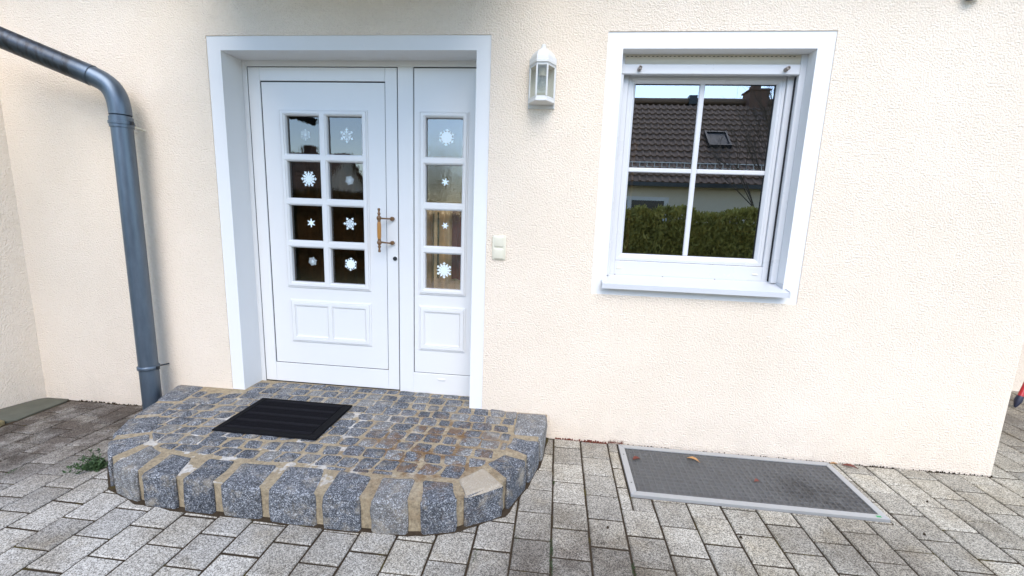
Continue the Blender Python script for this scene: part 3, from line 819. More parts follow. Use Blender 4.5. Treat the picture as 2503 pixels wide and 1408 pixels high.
while ys_ < my1-.03:
    mb = MB(); wide = kk % 5 == 0
    if wide:
        x = mx0+.045
        while x < mx1-.06:
            mb.add([(x, ys_, mz+.0052), (x+.006, ys_, mz+.0052), (x+.016, ys_+.018, mz+.0052), (x+.010, ys_+.018, mz+.0052),
                    (x, ys_, mz+.011), (x+.006, ys_, mz+.011), (x+.016, ys_+.018, mz+.011), (x+.010, ys_+.018, mz+.011)], [(4, 5, 6, 7), (0, 1, 5, 4), (1, 2, 6, 5), (2, 3, 7, 6), (3, 0, 4, 7)]); x += .011
        tag(mb.build('tread_strip', 'black3', matx)); ys_ += .024
    else:
        mb.box(mx0+.045, mx1-.055, ys_, ys_+.009, mz+.0052, mz+.0095).build('rib', 'black2', matx); ys_ += .0155
    kk += 1

# ------------------------------------------------------------------ light well cover
lw = empty('light_well_cover', (1.06, -.28, 0), label='grey mesh light well cover with aluminium frame under the window', cat='grate')
x0, x1, y0, y1 = LW; w = .033; zt = .010
for q in ([(x0, y0), (x1, y0), (x1-w, y0+w), (x0+w, y0+w)], [(x1, y0), (x1, y1), (x1-w, y1-w), (x1-w, y0+w)],
          [(x1, y1), (x0, y1), (x0+w, y1-w), (x1-w, y1-w)], [(x0, y1), (x0, y0), (x0+w, y0+w), (x0+w, y1-w)]):
    q = inset(q, .0004)
    mb = MB().loft([[(p.x, p.y, -.03) for p in q], [(p.x, p.y, zt-.003) for p in q], [(p.x, p.y, zt) for p in inset(q, .003)]], False, True)
    fixnormals(mb.build('frame_bar', 'alu', lw))
MB().box(x0+w-.004, x1-w+.004, y0+w-.004, y1-w+.004, .0042, .0052).build('mesh_sheet', 'mesh', lw)
gr = MB(); x = x0+.05
while x < x1-.04: gr.box(x, x+.006, y0+.03, y1-.03, -.024, .0034); x += .033
y = y0+.05
while y < y1-.04: gr.box(x0+.03, x1-.03, y, y+.006, -.0235, .0030); y += .033
tag(gr.build('grating', 'steel', lw), kind='stuff')
pit = MB(); pz = -.55
pit.add([(HOLE[0], HOLE[2], pz), (HOLE[1], HOLE[2], pz), (HOLE[1], HOLE[3], pz), (HOLE[0], HOLE[3], pz), (HOLE[0], HOLE[2], -.01), (HOLE[1], HOLE[2], -.01), (HOLE[1], HOLE[3], -.01), (HOLE[0], HOLE[3], -.01)],
        [(0, 1, 2, 3), (0, 4, 5, 1), (1, 5, 6, 2), (2, 6, 7, 3), (3, 7, 4, 0)])
pit.build('shaft', 'joint', lw)
MB().box(1.630, 1.652, -.514, -.503, zt+.0002, zt+.001).build('maker_label', 'green', lw)
for px, py in ((x0+.018, -.14), (x0+.018, -.42)): MB().lathe((px, py, zt), [(.004, 0), (.003, .0012)], 'Z', 10).build('frame_screw', 'zinc_dark', lw)

# ------------------------------------------------------------------ downpipe
dp = empty('downpipe', (-2.64, -.125, 0), label='weathered zinc rain downpipe bending off to the left', cat='downpipe')
pr_ = .0535; PXc, PYc = -2.640, -.130
MB().lathe((PXc, PYc, 0), [(pr_, -.03), (pr_, 1.90)], n=28).build('pipe', 'zinc', dp, True)
A = Vector((PXc, PYc, 1.905)); E1 = Vector((-2.765, -.165, 2.118)); dirn = (Vector((-3.15, -.30, 2.275))-Vector((-2.74, -.155, 2.108))).normalized()
pts = []
for i in range(13):
    t = i/12; c1 = A+Vector((0, 0, .135)); c2 = E1-dirn*.10
    pts.append(A*(1-t)**3+c1*3*t*(1-t)**2+c2*3*t*t*(1-t)+E1*t**3)
MB().tube(pts, pr_+.002, 28, False).build('elbow', 'zinc', dp, True)
E2 = E1+dirn*.62
MB().tube([E1-dirn*.004, E1+dirn*.004, E2], [pr_+.006, pr_+.005, pr_+.003], 28, False).build('sloping_pipe', 'zinc', dp, True)
MB().tube([E2-dirn*.01, E2+dirn*.05, E2+dirn*.1+Vector((0, -.05, .02)), E2+dirn*.12+Vector((0, -.14, .04)), Vector((-3.19, -1.34, 2.44))], pr_+.001, 20).build('upper_pipe', 'zinc', dp, True)
for z, big in ((1.862, True), (.325, False)):
    mb = MB().lathe((PXc, PYc, z), [(pr_+.0005, -.030), (pr_+.005, -.029), (pr_+.005, -.012), (pr_+.0095, -.011), (pr_+.0095, .004), (pr_+.005, .005), (pr_+.005, .030), (pr_+.0005, .031)] if big else
                    [(pr_+.0005, -.015), (pr_+.004, -.014), (pr_+.0075, -.009), (pr_+.0075, .007), (pr_+.004, .012), (pr_+.0005, .013)], n=28)
    cl = mb.build('clamp', 'zinc', dp, True)
    MB().box(PXc+pr_+.002, PXc+pr_+.022, PYc-.006, PYc+.006, z-.012, z+.008).build('clamp_bolt', 'zinc_dark', cl)
    MB().tube([(PXc+pr_*.3, PYc+.045, z-.01), (PXc+pr_*.35, .003, z-.022)], .005, 8).build('wall_pin', 'ivory' if big else 'zinc_dark', cl)

# ------------------------------------------------------------------ wall lantern
lt = empty('wall_lantern', (-.131, 0, 2.0), label='white facetted wall lantern with clear bulb beside the door', cat='lamp')
cxl = -.130
def half(sc_, z, y0=0.0, fr_=.0305, bk=.072, dep=.098, mid=.030):
    """half-octagon plan, scaled towards the wall"""
    return [(cxl-bk*sc_, y0, z), (cxl-bk*sc_, y0-mid*sc_, z), (cxl-fr_*sc_, y0-dep*sc_, z), (cxl+fr_*sc_, y0-dep*sc_, z), (cxl+bk*sc_, y0-mid*sc_, z), (cxl+bk*sc_, y0, z)]
MB().bbox(-.207, -.056, -.010, -.0005, 2.000, 2.265, .004).build('back_plate', 'lampw', lt)
base = MB().loft([half(.90, 2.020, -.0105), half(1.0, 2.022, -.0105), half(1.0, 2.030, -.0105), half(.95, 2.034, -.0105), half(.95, 2.048, -.0105), half(.86, 2.049, -.0105)])
base.build('lower_rim', 'lampw', lt)
up2 = MB().loft([half(.86, 2.204, -.0105), half(.96, 2.205, -.0105), half(.96, 2.216, -.0105), half(1.03, 2.218, -.0105), half(1.03, 2.230, -.0105), half(1.0, 2.233, -.0105), half(.99, 2.243, -.0105)], True, False)
for s_c, z in ((.97, 2.252), (.90, 2.264), (.78, 2.277), (.60, 2.289), (.38, 2.298), (.30, 2.299), (.28, 2.304), (.20, 2.306), (.165, 2.322), (.12, 2.326)):
    ring = half(s_c, z, -.0105); ring = [(x, y-.030*(1-s_c), z) if i not in (0, 5) else (x, -.0105-.030*(1-s_c)*(1 if s_c < .5 else .3), z) for i, (x, y, z) in enumerate(ring)]
    n0 = len(up2.v)-6; up2.v += ring; up2.f += [(n0+i, n0+(i+1) % 6, n0+6+(i+1) % 6, n0+6+i) for i in range(6)]
up2.f.append(tuple(range(len(up2.v)-6, len(up2.v))))
fixnormals(up2.build('hood', 'lampw', lt))
h0, h1 = half(.93, 2.048, -.0105), half(.93, 2.206, -.0105)
for i in range(6):
    a, c = Vector(h0[i]), Vector(h1[i])
    if i in (0, 5): continue
    MB().tube([a, c], .0052, 6).build('bar', 'lampw', lt)
for i in range(0, 5):
    if True:
        a, b_, c, d = [Vector(v) for v in (h0[i], h0[i+1], h1[i+1], h1[i])]
        nrm = (b_-a).cross(d-a).normalized()*.0008
        vs_ = [v-nrm for v in (a, b_, c, d)]+[v+nrm for v in (a, b_, c, d)]
        MB().add(vs_, [(3, 2, 1, 0), (4, 5, 6, 7), (0, 1, 5, 4), (1, 2, 6, 5), (2, 3, 7, 6), (3, 0, 4, 7)]).build('pane', 'lglass', lt)
MB().lathe((cxl, -.052, 2.160), [(.019, 0), (.020, .003), (.020, .040), (.014, .046)], n=18).build('socket', 'ceramic', lt, True)
MB().lathe((cxl, -.052, 2.082), [(.002, 0), (.016, .004), (.025, .013), (.029, .026), (.027, .040), (.020, .055), (.015, .066), (.0145, .078)], n=20).build('bulb', 'bulb', lt, True)

# ------------------------------------------------------------------ switch plate
sw = empty('light_switch', (-.347, 0, 1.2), label='ivory double push switch on the wall beside the door', cat='switch')
def rrect(x0, x1, z0, z1, r, y, n=5):
    o = []
    for cx, cz, a0 in ((x1-r, z0+r, -90), (x1-r, z1-r, 0), (x0+r, z1-r, 90), (x0+r, z0+r, 180)):
        for i in range(n+1): t = R(a0+90*i/n); o.append((cx+r*math.cos(t), y, cz+r*math.sin(t)))
    return o
fixnormals(MB().loft([rrect(-.388, -.306, 1.131, 1.279, .012, -.001), rrect(-.388, -.306, 1.131, 1.279, .012, -.007), rrect(-.385, -.309, 1.134, 1.276, .010, -.0095)]).build('plate', 'ivory', sw, True))
for z in (1.211, 1.139):
    fixnormals(MB().loft([rrect(-.3765, -.3175, z-.001, z+.060, .008, -.0094), rrect(-.3755, -.3185, z, z+.059, .008, -.0150), rrect(-.3725, -.3215, z+.003, z+.056, .006, -.0165)]).build('button', 'ivory', sw, True))

# ------------------------------------------------------------------ small fixture at the top right
fx = empty('wall_fixture', (1.978, 0, 2.55), label='small pale wall fixture cut off by the top edge of the picture', cat='fixture')
MB().bbox(1.945, 2.02, -.055, -.001, 2.553, 2.66, .006).build('housing', 'ivory', fx)
MB().bbox(1.955, 1.985, -.045, -.012, 2.536, 2.5525, .003).build('sensor_eye', 'zinc_dark', fx)
MB().tube([(2.0, -.02, 2.555), (1.992, -.024, 2.537), (1.978, -.03, 2.528)], .0045, 8).build('cable', 'ivory', fx, True)

# ------------------------------------------------------------------ snowflake stickers on the panes
def flake_outline(kind, r, rot_):
    pieces = []
    def P(rad, deg): t = R(deg+rot_); return (rad*r*math.sin(t), rad*r*math.cos(t))
    if kind == 'petal':
        o = []
        for i in range(12):
            a = i*30; L = 1.0 if i % 2 == 0 else .84
            o += [P(.17, a-15), P(.55*L, a-4), P(.84*L, a-6.5), P(.96*L, a-4), P(L, a), P(.96*L, a+4), P(.84*L, a+6.5), P(.55*L, a+4)]
        pieces.append(o)
    elif kind == 'star':
        o = []
        for i in range(6):
            a = i*60; o += [P(.42, a-30), P(.98, a-5), P(1.0, a), P(.98, a+5)]
        pieces.append(o)
    elif kind == 'fern':
        o = []
        for i in range(6):
            a = i*60
            o += [P(.14, a-30), P(.24, a-16), P(.62, a-27), P(.66, a-23), P(.46, a-9), P(.62, a-4.5), P(.62, a+4.5), P(.46, a+9), P(.66, a+23), P(.62, a+27), P(.24, a+16)]
        pieces.append(o)
        for i in range(6):
            a = i*60; pieces.append([P(.635, a-3), P(.74, a-13), P(.80, a-13), P(.86, a-5), P(1.0, a), P(.86, a+5), P(.80, a+13), P(.74, a+13), P(.635, a+3)])
    elif kind == 'disc':
        o = []
        for i in range(12):
            a = i*30
            if i % 2 == 0: o += [P(.66, a-10), P(.69, a-4), P(.76, a-4), P(.76, a+4), P(.69, a+4), P(.66, a+10)]
            else: o += [P(.66, a-8), P(.70, a-5), P(.86, a-3.5), P(.88, a), P(.86, a+3.5), P(.70, a+5), P(.66, a+8)]
        pieces.append(o)
        for i in range(6):
            a = i*60; pieces.append([P(.765, a-3.5), P(.84, a-14), P(.93, a-16), P(.90, a-6), P(1.0, a-4), P(1.0, a+4), P(.90, a+6), P(.93, a+16), P(.84, a+14), P(.765, a+3.5)])
    else:                                    # spoked
        o = []
        for i in range(12):
            a = i*30; L = .90 if i % 2 else .74
            o += [P(.40, a-15), P(.44, a-11), P(.66, a-12.5), P(.72, a-9), P(L*.86, a-4), P(L, a-3), P(L, a+3), P(L*.86, a+4), P(.72, a+9), P(.66, a+12.5), P(.44, a+11)]
        pieces.append(o)
        for i in range(6):
            a = i*60; pieces.append([P(.748, a-3), P(.82, a-12), P(.90, a-13), P(.88, a-5), P(1.0, a-4), P(1.0, a+4), P(.88, a+5), P(.90, a+13), P(.82, a+12), P(.748, a+3)])
    return pieces
FL = [('petal', .035, 0, -1.674, 1.869, 'white petal snowflake sticker on the top left pane of the door'),
      ('fern', .050, 0, -1.392, 1.868, 'white six-armed snowflake sticker on the top right pane of the door'),
      ('spoke', .054, 30, -1.664, 1.588, 'large spoked snowflake sticker on the second left pane of the door'),
      ('petal', .031, 15, -1.380, 1.586, 'small petal snowflake sticker on the second right pane of the door'),
      ('star', .029, 0, -1.660, 1.298, 'small star sticker on the third left pane of the door'),
      ('fern', .047, 30, -1.386, 1.303, 'pale blue six-armed snowflake sticker on the third right pane of the door'),
      ('petal', .031, 15, -1.661, 1.037, 'small petal snowflake sticker on the bottom left pane of the door'),
      ('disc', .045, 5, -1.388, 1.030, 'pale disc snowflake sticker on the bottom right pane of the door'),
      ('disc', .052, 5, -.731, 1.869, 'white disc snowflake sticker on the top pane beside the door'),
      ('star', .025, 12, -.737, 1.594, 'tiny star sticker on the second pane beside the door'),
      ('star', .023, 30, -.735, 1.315, 'tiny star sticker on the third pane beside the door'),
      ('spoke', .054, 0, -.739, 1.021, 'large spoked snowflake sticker on the bottom pane beside the door')]
for kd, r, ro, x, z, lab in FL:
    mb = MB()
    for pc in flake_outline(kd, r, ro):
        n = len(pc); cx = sum(p[0] for p in pc)/n; cz = sum(p[1] for p in pc)/n
        o = len(mb.v)
        mb.v += [(p[0], -.0012, p[1]) for p in pc] + [(p[0], 0, p[1]) for p in pc] + [(cx, -.0012, cz)]
        mb.f += [(o+i, o+2*n, o+(i+1) % n) for i in range(n)] + [(o+i, o+(i+1) % n, o+n+(i+1) % n, o+n+i) for i in range(n)]
    o = mb.build('snowflake_sticker', 'sticker'); o.location = (x, YD+.0242, z)
    tag(o, lab, 'sticker', 'snowflake stickers on the door panes')

# ------------------------------------------------------------------ fallen leaves, twigs, weed, border stones
def leaf_thing(name, loc, L, W, rz, curl, mat, label, ragged=0):
    mb = MB(); n = 8; rnd = random.Random(label)
    for i in range(n+1):
        t = i/n; w = W*math.sin(math.pi*min(1, t*1.02+.02))**.8*(1-.3*t)
        w *= 1+ragged*rnd.uniform(-.5, .5)
        zc = curl*math.sin(t*3.0)*L
        mb.v += [(L*(t-.5), -w, zc+.35*w+.002), (L*(t-.5), 0, zc), (L*(t-.5), w, zc+.45*w+.002)]
        mb.v += [(L*(t-.5), -w, zc+.35*w+.0005), (L*(t-.5), 0, zc-.0015), (L*(t-.5), w, zc+.45*w+.0005)]
    for i in range(n):
        a, b_ = i*6, i*6+6
        mb.f += [(a, b_, b_+1, a+1), (a+1, b_+1, b_+2, a+2), (a+3, a+4, b_+4, b_+3), (a+4, a+5, b_+5, b_+4)]
    o = mb.build(name, mat, None, True); o.location = loc; o.rotation_euler = (random.uniform(-.1, .1), random.uniform(-.1, .1), rz)
    tag(o, label, 'leaf', 'fallen autumn leaves'); return o
leaf_thing('fallen_leaf', (.534, -.181, .009), .052, .016, .5, .10, 'leafr', 'red-brown leaf at the left end of the mesh cover')
leaf_thing('fallen_leaf', (.871, -.138, .009), .075, .014, -.55, .12, 'leaft', 'tan curled leaf in the middle of the mesh cover near the wall', .5)
leaf_thing('fallen_leaf', (1.159, -.301, .009), .032, .012, .2, .2, 'leafr', 'small curled brown leaf right of centre on the mesh cover', .3)
leaf_thing('fallen_leaf', (1.794, -.050, .006), .075, .014, -.5, .08, 'leafr', 'long red-brown leaf on the paving right of the mesh cover')
leaf_thing('fallen_leaf', (1.715, -.030, .006), .040, .008, -.1, .08, 'leaft', 'thin tan leaf against the wall at the cover corner')
tw = empty('conifer_twig', (.431, -.02, .004), label='rust-brown conifer twig against the wall by the mesh cover', cat='twig')
mb = MB(); mb.tube([(.385, -.016, .006), (.43, -.02, .014), (.475, -.022, .012)], .0022, 6)
mb.build('stem', 'leafr', tw)
mb = MB(); rnd = random.Random(4)
for i in range(46):
    t = rnd.random(); p = Vector((.385+.09*t, -.018, .010)); a = rnd.uniform(0, 2*math.pi); d = Vector((rnd.uniform(-.3, .9), math.cos(a)*.8, abs(math.sin(a))*1.0+.1)).normalized()
    mb.tube([p, p+d*rnd.uniform(.012, .028)], [.0011, .0004], 4)
tag(mb.build('needles', 'leafr', tw), kind='stuff')
mb = MB(); rnd = random.Random(9)
def bit(x, y, s, z=0):
    a = rnd.uniform(0, 6.28); q = []
    for k in range(5): t = a+k*1.2566+rnd.uniform(-.3, .3); rr = s*rnd.uniform(.5, 1.1); q.append((x+rr*math.cos(t), y+rr*math.sin(t)*.7))
    mb.loft([[(p[0], p[1], z-.004) for p in q], [(p[0]*.6+x*.4, p[1]*.6+y*.4, z+s*rnd.uniform(.4, 1.1)) for p in q]], False, True)
for i in range(60): bit(rnd.uniform(.06, .38), -rnd.uniform(.0, .014), rnd.uniform(.003, .010))
tag(mb.build('plant_debris', 'leafr'), 'loose dark red plant crumbs at the foot of the wall beside the doorstep', 'debris', kind='stuff')
mb = MB()
for i in range(90): x = rnd.uniform(-3.35, -2.6); bit(x, -rnd.uniform(.0, .02), rnd.uniform(.003, .009), gz(x))
for i in range(70): bit(rnd.uniform(1.7, 2.6), -rnd.uniform(.0, .012), rnd.uniform(.002, .006))
for i in range(120): bit(rnd.uniform(.44, 1.7), -rnd.uniform(.0, .02), rnd.uniform(.002, .005))
for i in range(40):                              # grit on the paving
    bit(rnd.uniform(-2.4, 2.6), rnd.uniform(-1.3, -.05), rnd.uniform(.0015, .004), .001)
for i in range(5): bit(*[(1.78, -.60), (1.62, -.95), (.30, -.78), (2.0, -.33), (.9, -.75)][i], .009, .001)
tag(mb.build('soil_crumbs', 'joint'), 'loose dark soil crumbs along the foot of the wall', 'debris', kind='stuff')

wd = empty('weed', (-2.36, -.715, 0), label='green weed growing from the joint at the left of the doorstep', cat='plant')
stems = MB(); lv = MB(); rnd = random.Random(12)
for i in range(26):
    a = rnd.uniform(R(120), R(250)); L = rnd.uniform(.05, .22); p = Vector((-2.315+rnd.uniform(-.03, .0), -.735+rnd.uniform(-.03, .05), .004))
    d = Vector((math.cos(a), math.sin(a)*.55, rnd.uniform(.15, .6))); pts = []
    for k in range(6):
        t = k/5; pts.append(p+d*(L*t)+Vector((0, 0, -.22*t*t*L+.012*math.sin(t*9+i))))
    for q in pts: q.z = max(q.z, .004)
    stems.tube(pts, [.0018]*3+[.0014, .001, .0006], 5)
    for k in range(1, 6):
        for s in range(5):
            c = pts[k-1].lerp(pts[k], rnd.random()); e = Vector((rnd.uniform(-1, 1), rnd.uniform(-1, 1), rnd.uniform(.0, .9))).normalized(); ss = rnd.uniform(.007, .016)
            f_ = e.cross(Vector((rnd.uniform(-1, 1), rnd.uniform(-1, 1), 1))).normalized()
            lv.add([c, c+e*ss*.6+f_*ss*.35, c+e*ss*1.3, c+e*ss*.6-f_*ss*.35], [(0, 1, 2, 3)])
stems.build('stems', 'weed', wd); tag(lv.build('leaves', 'weed', wd), kind='stuff')
# little moss tufts in the joints
mb = MB(); rnd = random.Random(31)
for cx, cy, nn, sp_ in ((.052, -.470, 60, .010), (.045, -.95, 160, .03), (.047, -1.05, 120, .03), (-.27, -1.02, 60, .02), (-.11, -.9, 60, .02), (.38, -1.0, 70, .02), (-2.75, -.83, 50, .02)):
    for i in range(nn):
        c = Vector((cx+rnd.gauss(0, sp_*.25), cy+rnd.gauss(0, sp_), -.004)); e = Vector((rnd.uniform(-1, 1), rnd.uniform(-1, 1), 1.2)).normalized()*rnd.uniform(.004, .010); f_ = Vector((rnd.uniform(-1, 1), rnd.uniform(-1, 1), 0)).normalized()*.0012
        mb.add([c-f_, c+f_, c+e], [(0, 1, 2)])
tag(mb.build('joint_moss', 'weed'), 'tiny moss tufts in the paving joints', 'moss', kind='stuff')

def rock(name, pts, z0, z1, mat, label, amp=.012):
    pp = []
    P_ = chaikin([Vector(p) for p in pts], .10)
    for i in range(len(P_)):
        for k in range(3): pp.append(P_[i].lerp(P_[(i+1) % len(P_)], k/3))
    rings = []
    for z, d in ((z0-.05, 0), (z0+(z1-z0)*.5, .0), (z1-.008, .004), (z1, .016), (z1+.004, .05)):
        rings.append([(v.x+amp*noise.noise((v.x*12, v.y*12, z*9)), v.y+amp*noise.noise((v.x*12+9, v.y*12, z*9)), z+amp*.7*noise.noise((v.x*11, v.y*11+5, z*3))) for v in inset(pp, d)])
    o = MB().loft(rings, False, True).build(name, mat, None, True); fixnormals(o)
    tag(o, label, 'stone', 'border stones along the wing wall'); return o
rock('border_stone', [(-3.74, -.355), (-3.425, -.355), (-3.422, -.006), (-3.63, -.006)], -.03, -.018, 'kerb', 'smooth grey-green border stone in the left wall corner', .006)
rock('border_stone', [(-3.89, -.82), (-3.422, -.82), (-3.420, -.365), (-3.745, -.365)], -.03, -.004, 'kerby', 'ochre mossy border stone at the left picture edge', .010)

# ------------------------------------------------------------------ behind the right corner: wall and a red pole
nw = empty('outbuilding', (4.4, 1.55, 0), label='cream rendered outbuilding behind the right house corner', cat='outbuilding')
MB().box(3.3, 7.5, 1.55, 4.5, -.1, 2.6).build('wall', 'stucco', nw)
MB().box(3.2, 7.6, 1.45, 4.6, 2.6, 2.72).build('roof', 'soffit', nw)
rp = empty('red_pole', (3.87, 1.25, 0), label='red pole with dark tip leaning behind the right house corner', cat='pole')
tp, tq = Vector((3.81, 1.15, .085)), Vector((4.42, 1.48, 1.35))
dd = (tq-tp).normalized()
MB().tube([tp, tq], .018, 14).build('shaft', 'redp', rp, True)
MB().tube([tp+dd*.01, tp-dd*.03, tp-dd*.075, tp-dd*.09], [.022, .025, .013, .006], 14).build('tip', 'navy', rp, True)
MB().tube([tp+dd*.015+Vector((.015, -.015, 0)), tp+Vector((.06, -.03, .02)), tp+Vector((.13, -.03, -.01)), tp+Vector((.20, .0, -.05))], .006, 8).build('strap', 'navy', rp, True)

# ------------------------------------------------------------------ things inside, seen dimly through the glass
fl = empty('floor_lamp', (.46, .55, .15), label='brass floor lamp behind the left edge of the window', cat='lamp')
MB().lathe((.455, .33, .15), [(.012, 0), (.012, 1.05)], n=12).build('lower_pole', 'zinc_dark', fl, True)
MB().lathe((.455, .33, 1.2), [(.011, 0), (.011, .62), (.02, .63), (.022, .66), (.012, .68)], n=12).build('pole', 'gold', fl, True)
cs = empty('candle_stand', (1.18, .45, 1.0), label='dark three-rod candle stand behind the lower right window pane', cat='candle stand')
for x, h in ((1.135, .46), (1.18, .50), (1.225, .46)): MB().lathe((x, .30, .93), [(.007, 0), (.007, h-.03), (.004, h)], n=10).build('rod', 'black', cs)
MB().bbox(1.12, 1.24, .292, .308, 1.345, 1.355).build('crossbar', 'gold', cs)
MB().box(-.1, 2.3, .26, .62, .86, .92).build('window_board', 'nwhite', house)
def curtain(nm, x0, x1, y, z0, z1, mat, label, cat, amp=.03, wl_=.09):
    mb = MB(); n = int((x1-x0)/.012)
    for i in range(n+1):
        x = x0+(x1-x0)*i/n; yy = y+amp*math.sin(2*math.pi*x/wl_)+amp*.5*math.sin(2*math.pi*x/(wl_*1.7)+1)
        mb.v += [(x, yy, z0), (x, yy, z1)]
    mb.f = [(2*i, 2*i+2, 2*i+3, 2*i+1) for i in range(n)]
    tag(mb.build(nm, mat, None, True), label, cat)
curtain('hall_curtain', -.93, -.45, .34, .2, 1.45, 'coatw', 'tan cloth behind the two lower panes beside the door', 'curtain')
curtain('door_curtain', -1.86, -1.22, .30, .3, 1.72, 'drape', 'dark brown curtain behind the lower door panes', 'curtain', .018, .085)
curtain('hanging_coat', -.71, -.64, .30, .95, 1.42, 'coatr', 'dark red coat hanging behind the third pane beside the door', 'coat', .02, .07)
curtain('hanging_scarf', -.84, -.80, .30, .95, 1.40, 'coatg', 'green scarf hanging behind the third pane beside the door', 'scarf', .015, .06)

# ------------------------------------------------------------------ across the street (seen mirrored in the panes)
def tiled_roof(name, x0, x1, eave, ridge, mat, parent, px=.235, pl=.36):
    """pantiles: stepped courses, wavy across"""
    e, r = Vector((0, *eave)), Vector((0, *ridge)); L = (r-e).length; d = (r-e)/L; nrm = Vector((0, -d.z, d.y)); nrm = nrm if nrm.z > 0 else -nrm
    rows = int(L/pl); nx = int((x1-x0)/px*6); mb = MB()
    for j in range(rows):
        for part in (0, 1):
            s = j*pl + (pl if part else -.03); lift = .0 if part else .055
            for i in range(nx+1):
                x = x0+(x1-x0)*i/nx; ph = (i % 6)/6
                wv = .045*math.sin(2*math.pi*ph) if ph < .5 else .012*math.sin(2*math.pi*ph)
                p = e+d*s+nrm*(lift+wv); mb.v.append((x, p.y, p.z))
        o = j*3*(nx+1)
        mb.f += [(o+i, o+i+1, o+nx+1+i+1, o+nx+1+i) for i in range(nx)]
        # the front lip of each course
        o2 = len(mb.v)
        for i in range(nx+1): v = Vector(mb.v[o+i]); mb.v.append(tuple(v-nrm*.05))
        mb.f += [(o2+i, o2+i+1, o+i+1, o+i) for i in range(nx)]
    ob = mb.build(name, mat, parent); return ob
nh = empty('neighbour_house', (4, -14, 0), label='brown tiled bungalow across the street mirrored in the window', cat='house')
EA, RI = (-11.7, 2.56), (-15.8, 6.02)
MB().box(-1.5, 12.0, -19, -12.25, -.1, 2.5).build('wall', 'nwall', nh)
rf = tiled_roof('roof', -2.0, 12.5, EA, RI, 'roof', nh)
MB().add([(-2, -15.8, 6.0), (12.5, -15.8, 6.0), (12.5, -20, 2.5), (-2, -20, 2.5)], [(0, 1, 2, 3)]).build('rear_roof', 'roof', nh)
MB().tube([(-2, -15.8, 6.03), (12.5, -15.8, 6.03)], .11, 10).build('ridge', 'roof', nh)
MB().box(-2, 12.5, -11.78, -11.62, 2.44, 2.56).build('gutter', 'zinc_dark', nh)
sg = MB().box(-2, 12.5, -12.22, -12.20, 3.22, 3.25).box(-2, 12.5, -12.22, -12.20, 3.08, 3.10)
for i in range(60): sg.box(-2+i*.24, -2+i*.24+.02, -12.23, -12.21, 2.95, 3.26)
sg.build('snow_guard', 'steel', nh)
MB().box(7.0, 7.7, -16.1, -15.4, 5.5, 6.42).box(6.95, 7.75, -16.15, -15.35, 6.34, 6.39).box(7.15, 7.45, -15.95, -15.6, 6.42, 6.60).build('chimney', 'brick', nh)
MB().box(4.85, 5.15, -15.95, -15.65, 5.9, 6.22).build('vent', 'zinc_dark', nh)
w_ = MB().box(1.7, 3.6, -12.24, -12.15, 1.0, 2.12).build('window', 'nwhite', nh)
for a, b_ in ((1.85, 2.25), (2.4, 3.45)): MB().box(a, b_, -12.145, -12.13, 1.1, 2.0).build('pane', 'dark', w_)
skl = MB(); sk0 = Vector((0, -13.25, 3.86)); skd = Vector((0, -.764, .645)); skn = Vector((0, .645, .764))
for a_, b_2, s0, s1, h_ in ((5.0, 5.75, 0, .06, .16), (5.0, 5.75, .84, .9, .16), (5.0, 5.06, .06, .84, .16), (5.69, 5.75, .06, .84, .16), (5.06, 5.69, .06, .84, .12)):
    q_ = [sk0+skd*s0, sk0+skd*s1]
    skl.loft([[(a_, *(q_[0])[1:]), (b_2, *(q_[0])[1:]), (b_2, *(q_[1])[1:]), (a_, *(q_[1])[1:])], [(a_, *(q_[0]+skn*h_)[1:]), (b_2, *(q_[0]+skn*h_)[1:]), (b_2, *(q_[1]+skn*h_)[1:]), (a_, *(q_[1]+skn*h_)[1:])]])
skl.build('skylight', 'zinc_dark', nh)
MB().box(7.2, 7.9, -12.24, -12.1, -.1, 2.1).build('door', 'nwhite', nh)

nh2 = empty('neighbour_house', (-14, -17, 0), label='brown roofed house with gable mirrored in the door panes', cat='house')
MB().add([(-22, -15.2, -.1), (-10.4, -15.2, -.1), (-10.4, -20.4, -.1), (-22, -20.4, -.1), (-22, -15.2, 2.05), (-10.4, -15.2, 2.05), (-10.4, -20.4, 2.05), (-22, -20.4, 2.05), (-10.4, -17.8, 3.85), (-22, -17.8, 3.85)],
         [(0, 1, 5, 4), (1, 2, 6, 8, 5), (2, 3, 7, 6), (3, 0, 4, 9, 7)]).build('wall', 'nwall', nh2)
tiled_roof('roof', -22.3, -10.15, (-14.9, 1.95), (-17.8, 3.98), 'roof', nh2, .3, .34)
MB().add([(-22.3, -17.8, 3.96), (-10.15, -17.8, 3.96), (-10.15, -20.8, 1.85), (-22.3, -20.8, 1.85)], [(0, 1, 2, 3)]).build('rear_roof', 'roof', nh2)
MB().box(-12.55, -12.0, -18.1, -17.6, 3.7, 4.28).build('chimney', 'brick', nh2)

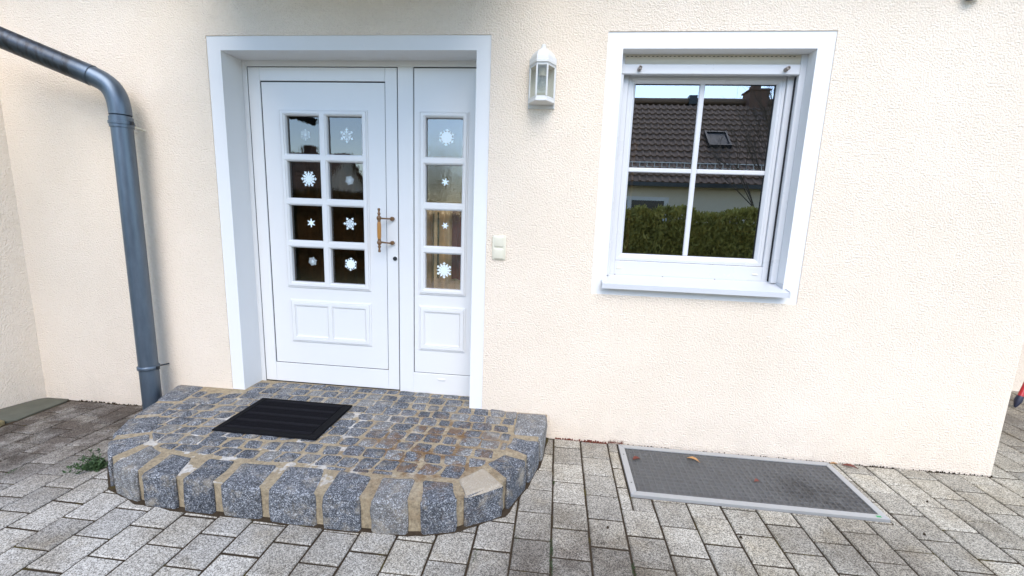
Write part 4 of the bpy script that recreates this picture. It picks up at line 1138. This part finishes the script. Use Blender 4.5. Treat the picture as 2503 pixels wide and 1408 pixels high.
def foliage_box(name, x0, x1, y0, y1, z1, n, mat, size, label, lump=.12, seed=1):
    """clipped hedge: many small sprays spread through an uneven box"""
    rnd = random.Random(seed); mb = MB()
    for i in range(n):
        x = rnd.uniform(x0, x1); u = rnd.random()
        top = z1+lump*noise.noise((x*1.3, 0, seed))+.5*lump*noise.noise((x*4, 3, seed))
        if u < .55: z = top*rnd.random()**.8; y = y1+.10*noise.noise((x*2.3, z*2.3, seed))-abs(rnd.gauss(0, .10))
        elif u < .85: z = top-abs(rnd.gauss(0, .07)); y = rnd.uniform(y0, y1)
        else: z = top*rnd.random(); y = rnd.uniform(y0, y1)
        c = Vector((x, y, z)); e = Vector((rnd.uniform(-.7, .7), rnd.uniform(-.3, 1), rnd.uniform(.0, 1.3))).normalized()*size*rnd.uniform(.6, 1.5); f_ = e.cross(Vector((rnd.uniform(-1, 1), rnd.uniform(-1, 1), rnd.uniform(-1, 1)))).normalized()*size*.28
        mb.add([c-f_, c+f_, c+e+f_*.5, c+e*1.15, c+e-f_*.5], [(0, 1, 2, 3, 4)])
    mb.box(x0+.15, x1-.15, y0+.2, y1-.22, -.05, z1-.22)
    return mb.build(name, mat)
hg = foliage_box('hedge', -.5, 8.5, -8.1, -7.1, 1.58, 30000, 'hedge', .075, '', .22, 3)
tag(hg, 'clipped green thuja hedge mirrored in the window', 'hedge')
h2 = foliage_box('hedge', -15, -3.9, -7.7, -6.8, 1.66, 16000, 'hedge2', .12, '', .3, 8)
tag(h2, 'dark hedge mirrored in the lower door panes', 'hedge')

def grow(mb, p, d, L, r, depth, rnd, spread=.5, nch=3):
    q = p+d*L; mid = p.lerp(q, .5)+Vector((rnd.uniform(-1, 1), rnd.uniform(-1, 1), rnd.uniform(-1, 1)))*L*.06
    mb.tube([p, mid, q], [r, r*.85, r*.68], 5 if depth > 1 else 3, False)
    if depth == 0: return
    for i in range(nch):
        nd = (d+Vector((rnd.uniform(-1, 1), rnd.uniform(-1, 1), rnd.uniform(-.5, .9)))*spread).normalized()
        grow(mb, p.lerp(q, rnd.uniform(.45, 1.0)), nd, L*rnd.uniform(.6, .85), r*.6, depth-1, rnd, spread, nch)
rnd = random.Random(5)
bt = empty('bare_tree', (5.6, -9.6, 0), label='leafless tree before the bungalow roof mirrored in the window', cat='tree')
MB().tube([(5.6, -9.6, -.1), (5.62, -9.6, .8), (5.6, -9.6, 1.5)], [.075, .06, .05], 8).build('trunk', 'bark', bt)
mb = MB()
for i in range(8): grow(mb, Vector((5.6, -9.6, .9+i*.1)), Vector((rnd.uniform(-.55, .55), rnd.uniform(-.3, .3), 1)).normalized(), rnd.uniform(1.3, 1.9), .026, 4, rnd, .5, 3)
mb.build('crown', 'bark', bt)
for k, (bx, by, hgt, seed) in enumerate(((-3.4, -10.0, 3.2, 2), (-4.3, -10.4, 3.0, 3), (-2.5, -9.8, 3.1, 4))):
    rnd = random.Random(seed)
    sb = empty('bare_shrub', (bx, by, 0), label=['middle', 'left', 'right'][k]+' one of three leafless upright shrubs mirrored in the side panes', cat='shrub', group='leafless shrubs across the drive')
    mb = MB()
    for i in range(26): grow(mb, Vector((bx+rnd.uniform(-.15, .15), by+rnd.uniform(-.15, .15), 0)), Vector((rnd.uniform(-.28, .28), rnd.uniform(-.2, .2), 1)).normalized(), hgt*rnd.uniform(.42, .6), .014, 2, rnd, .22, 3)
    mb.build('stems', 'twig', sb)
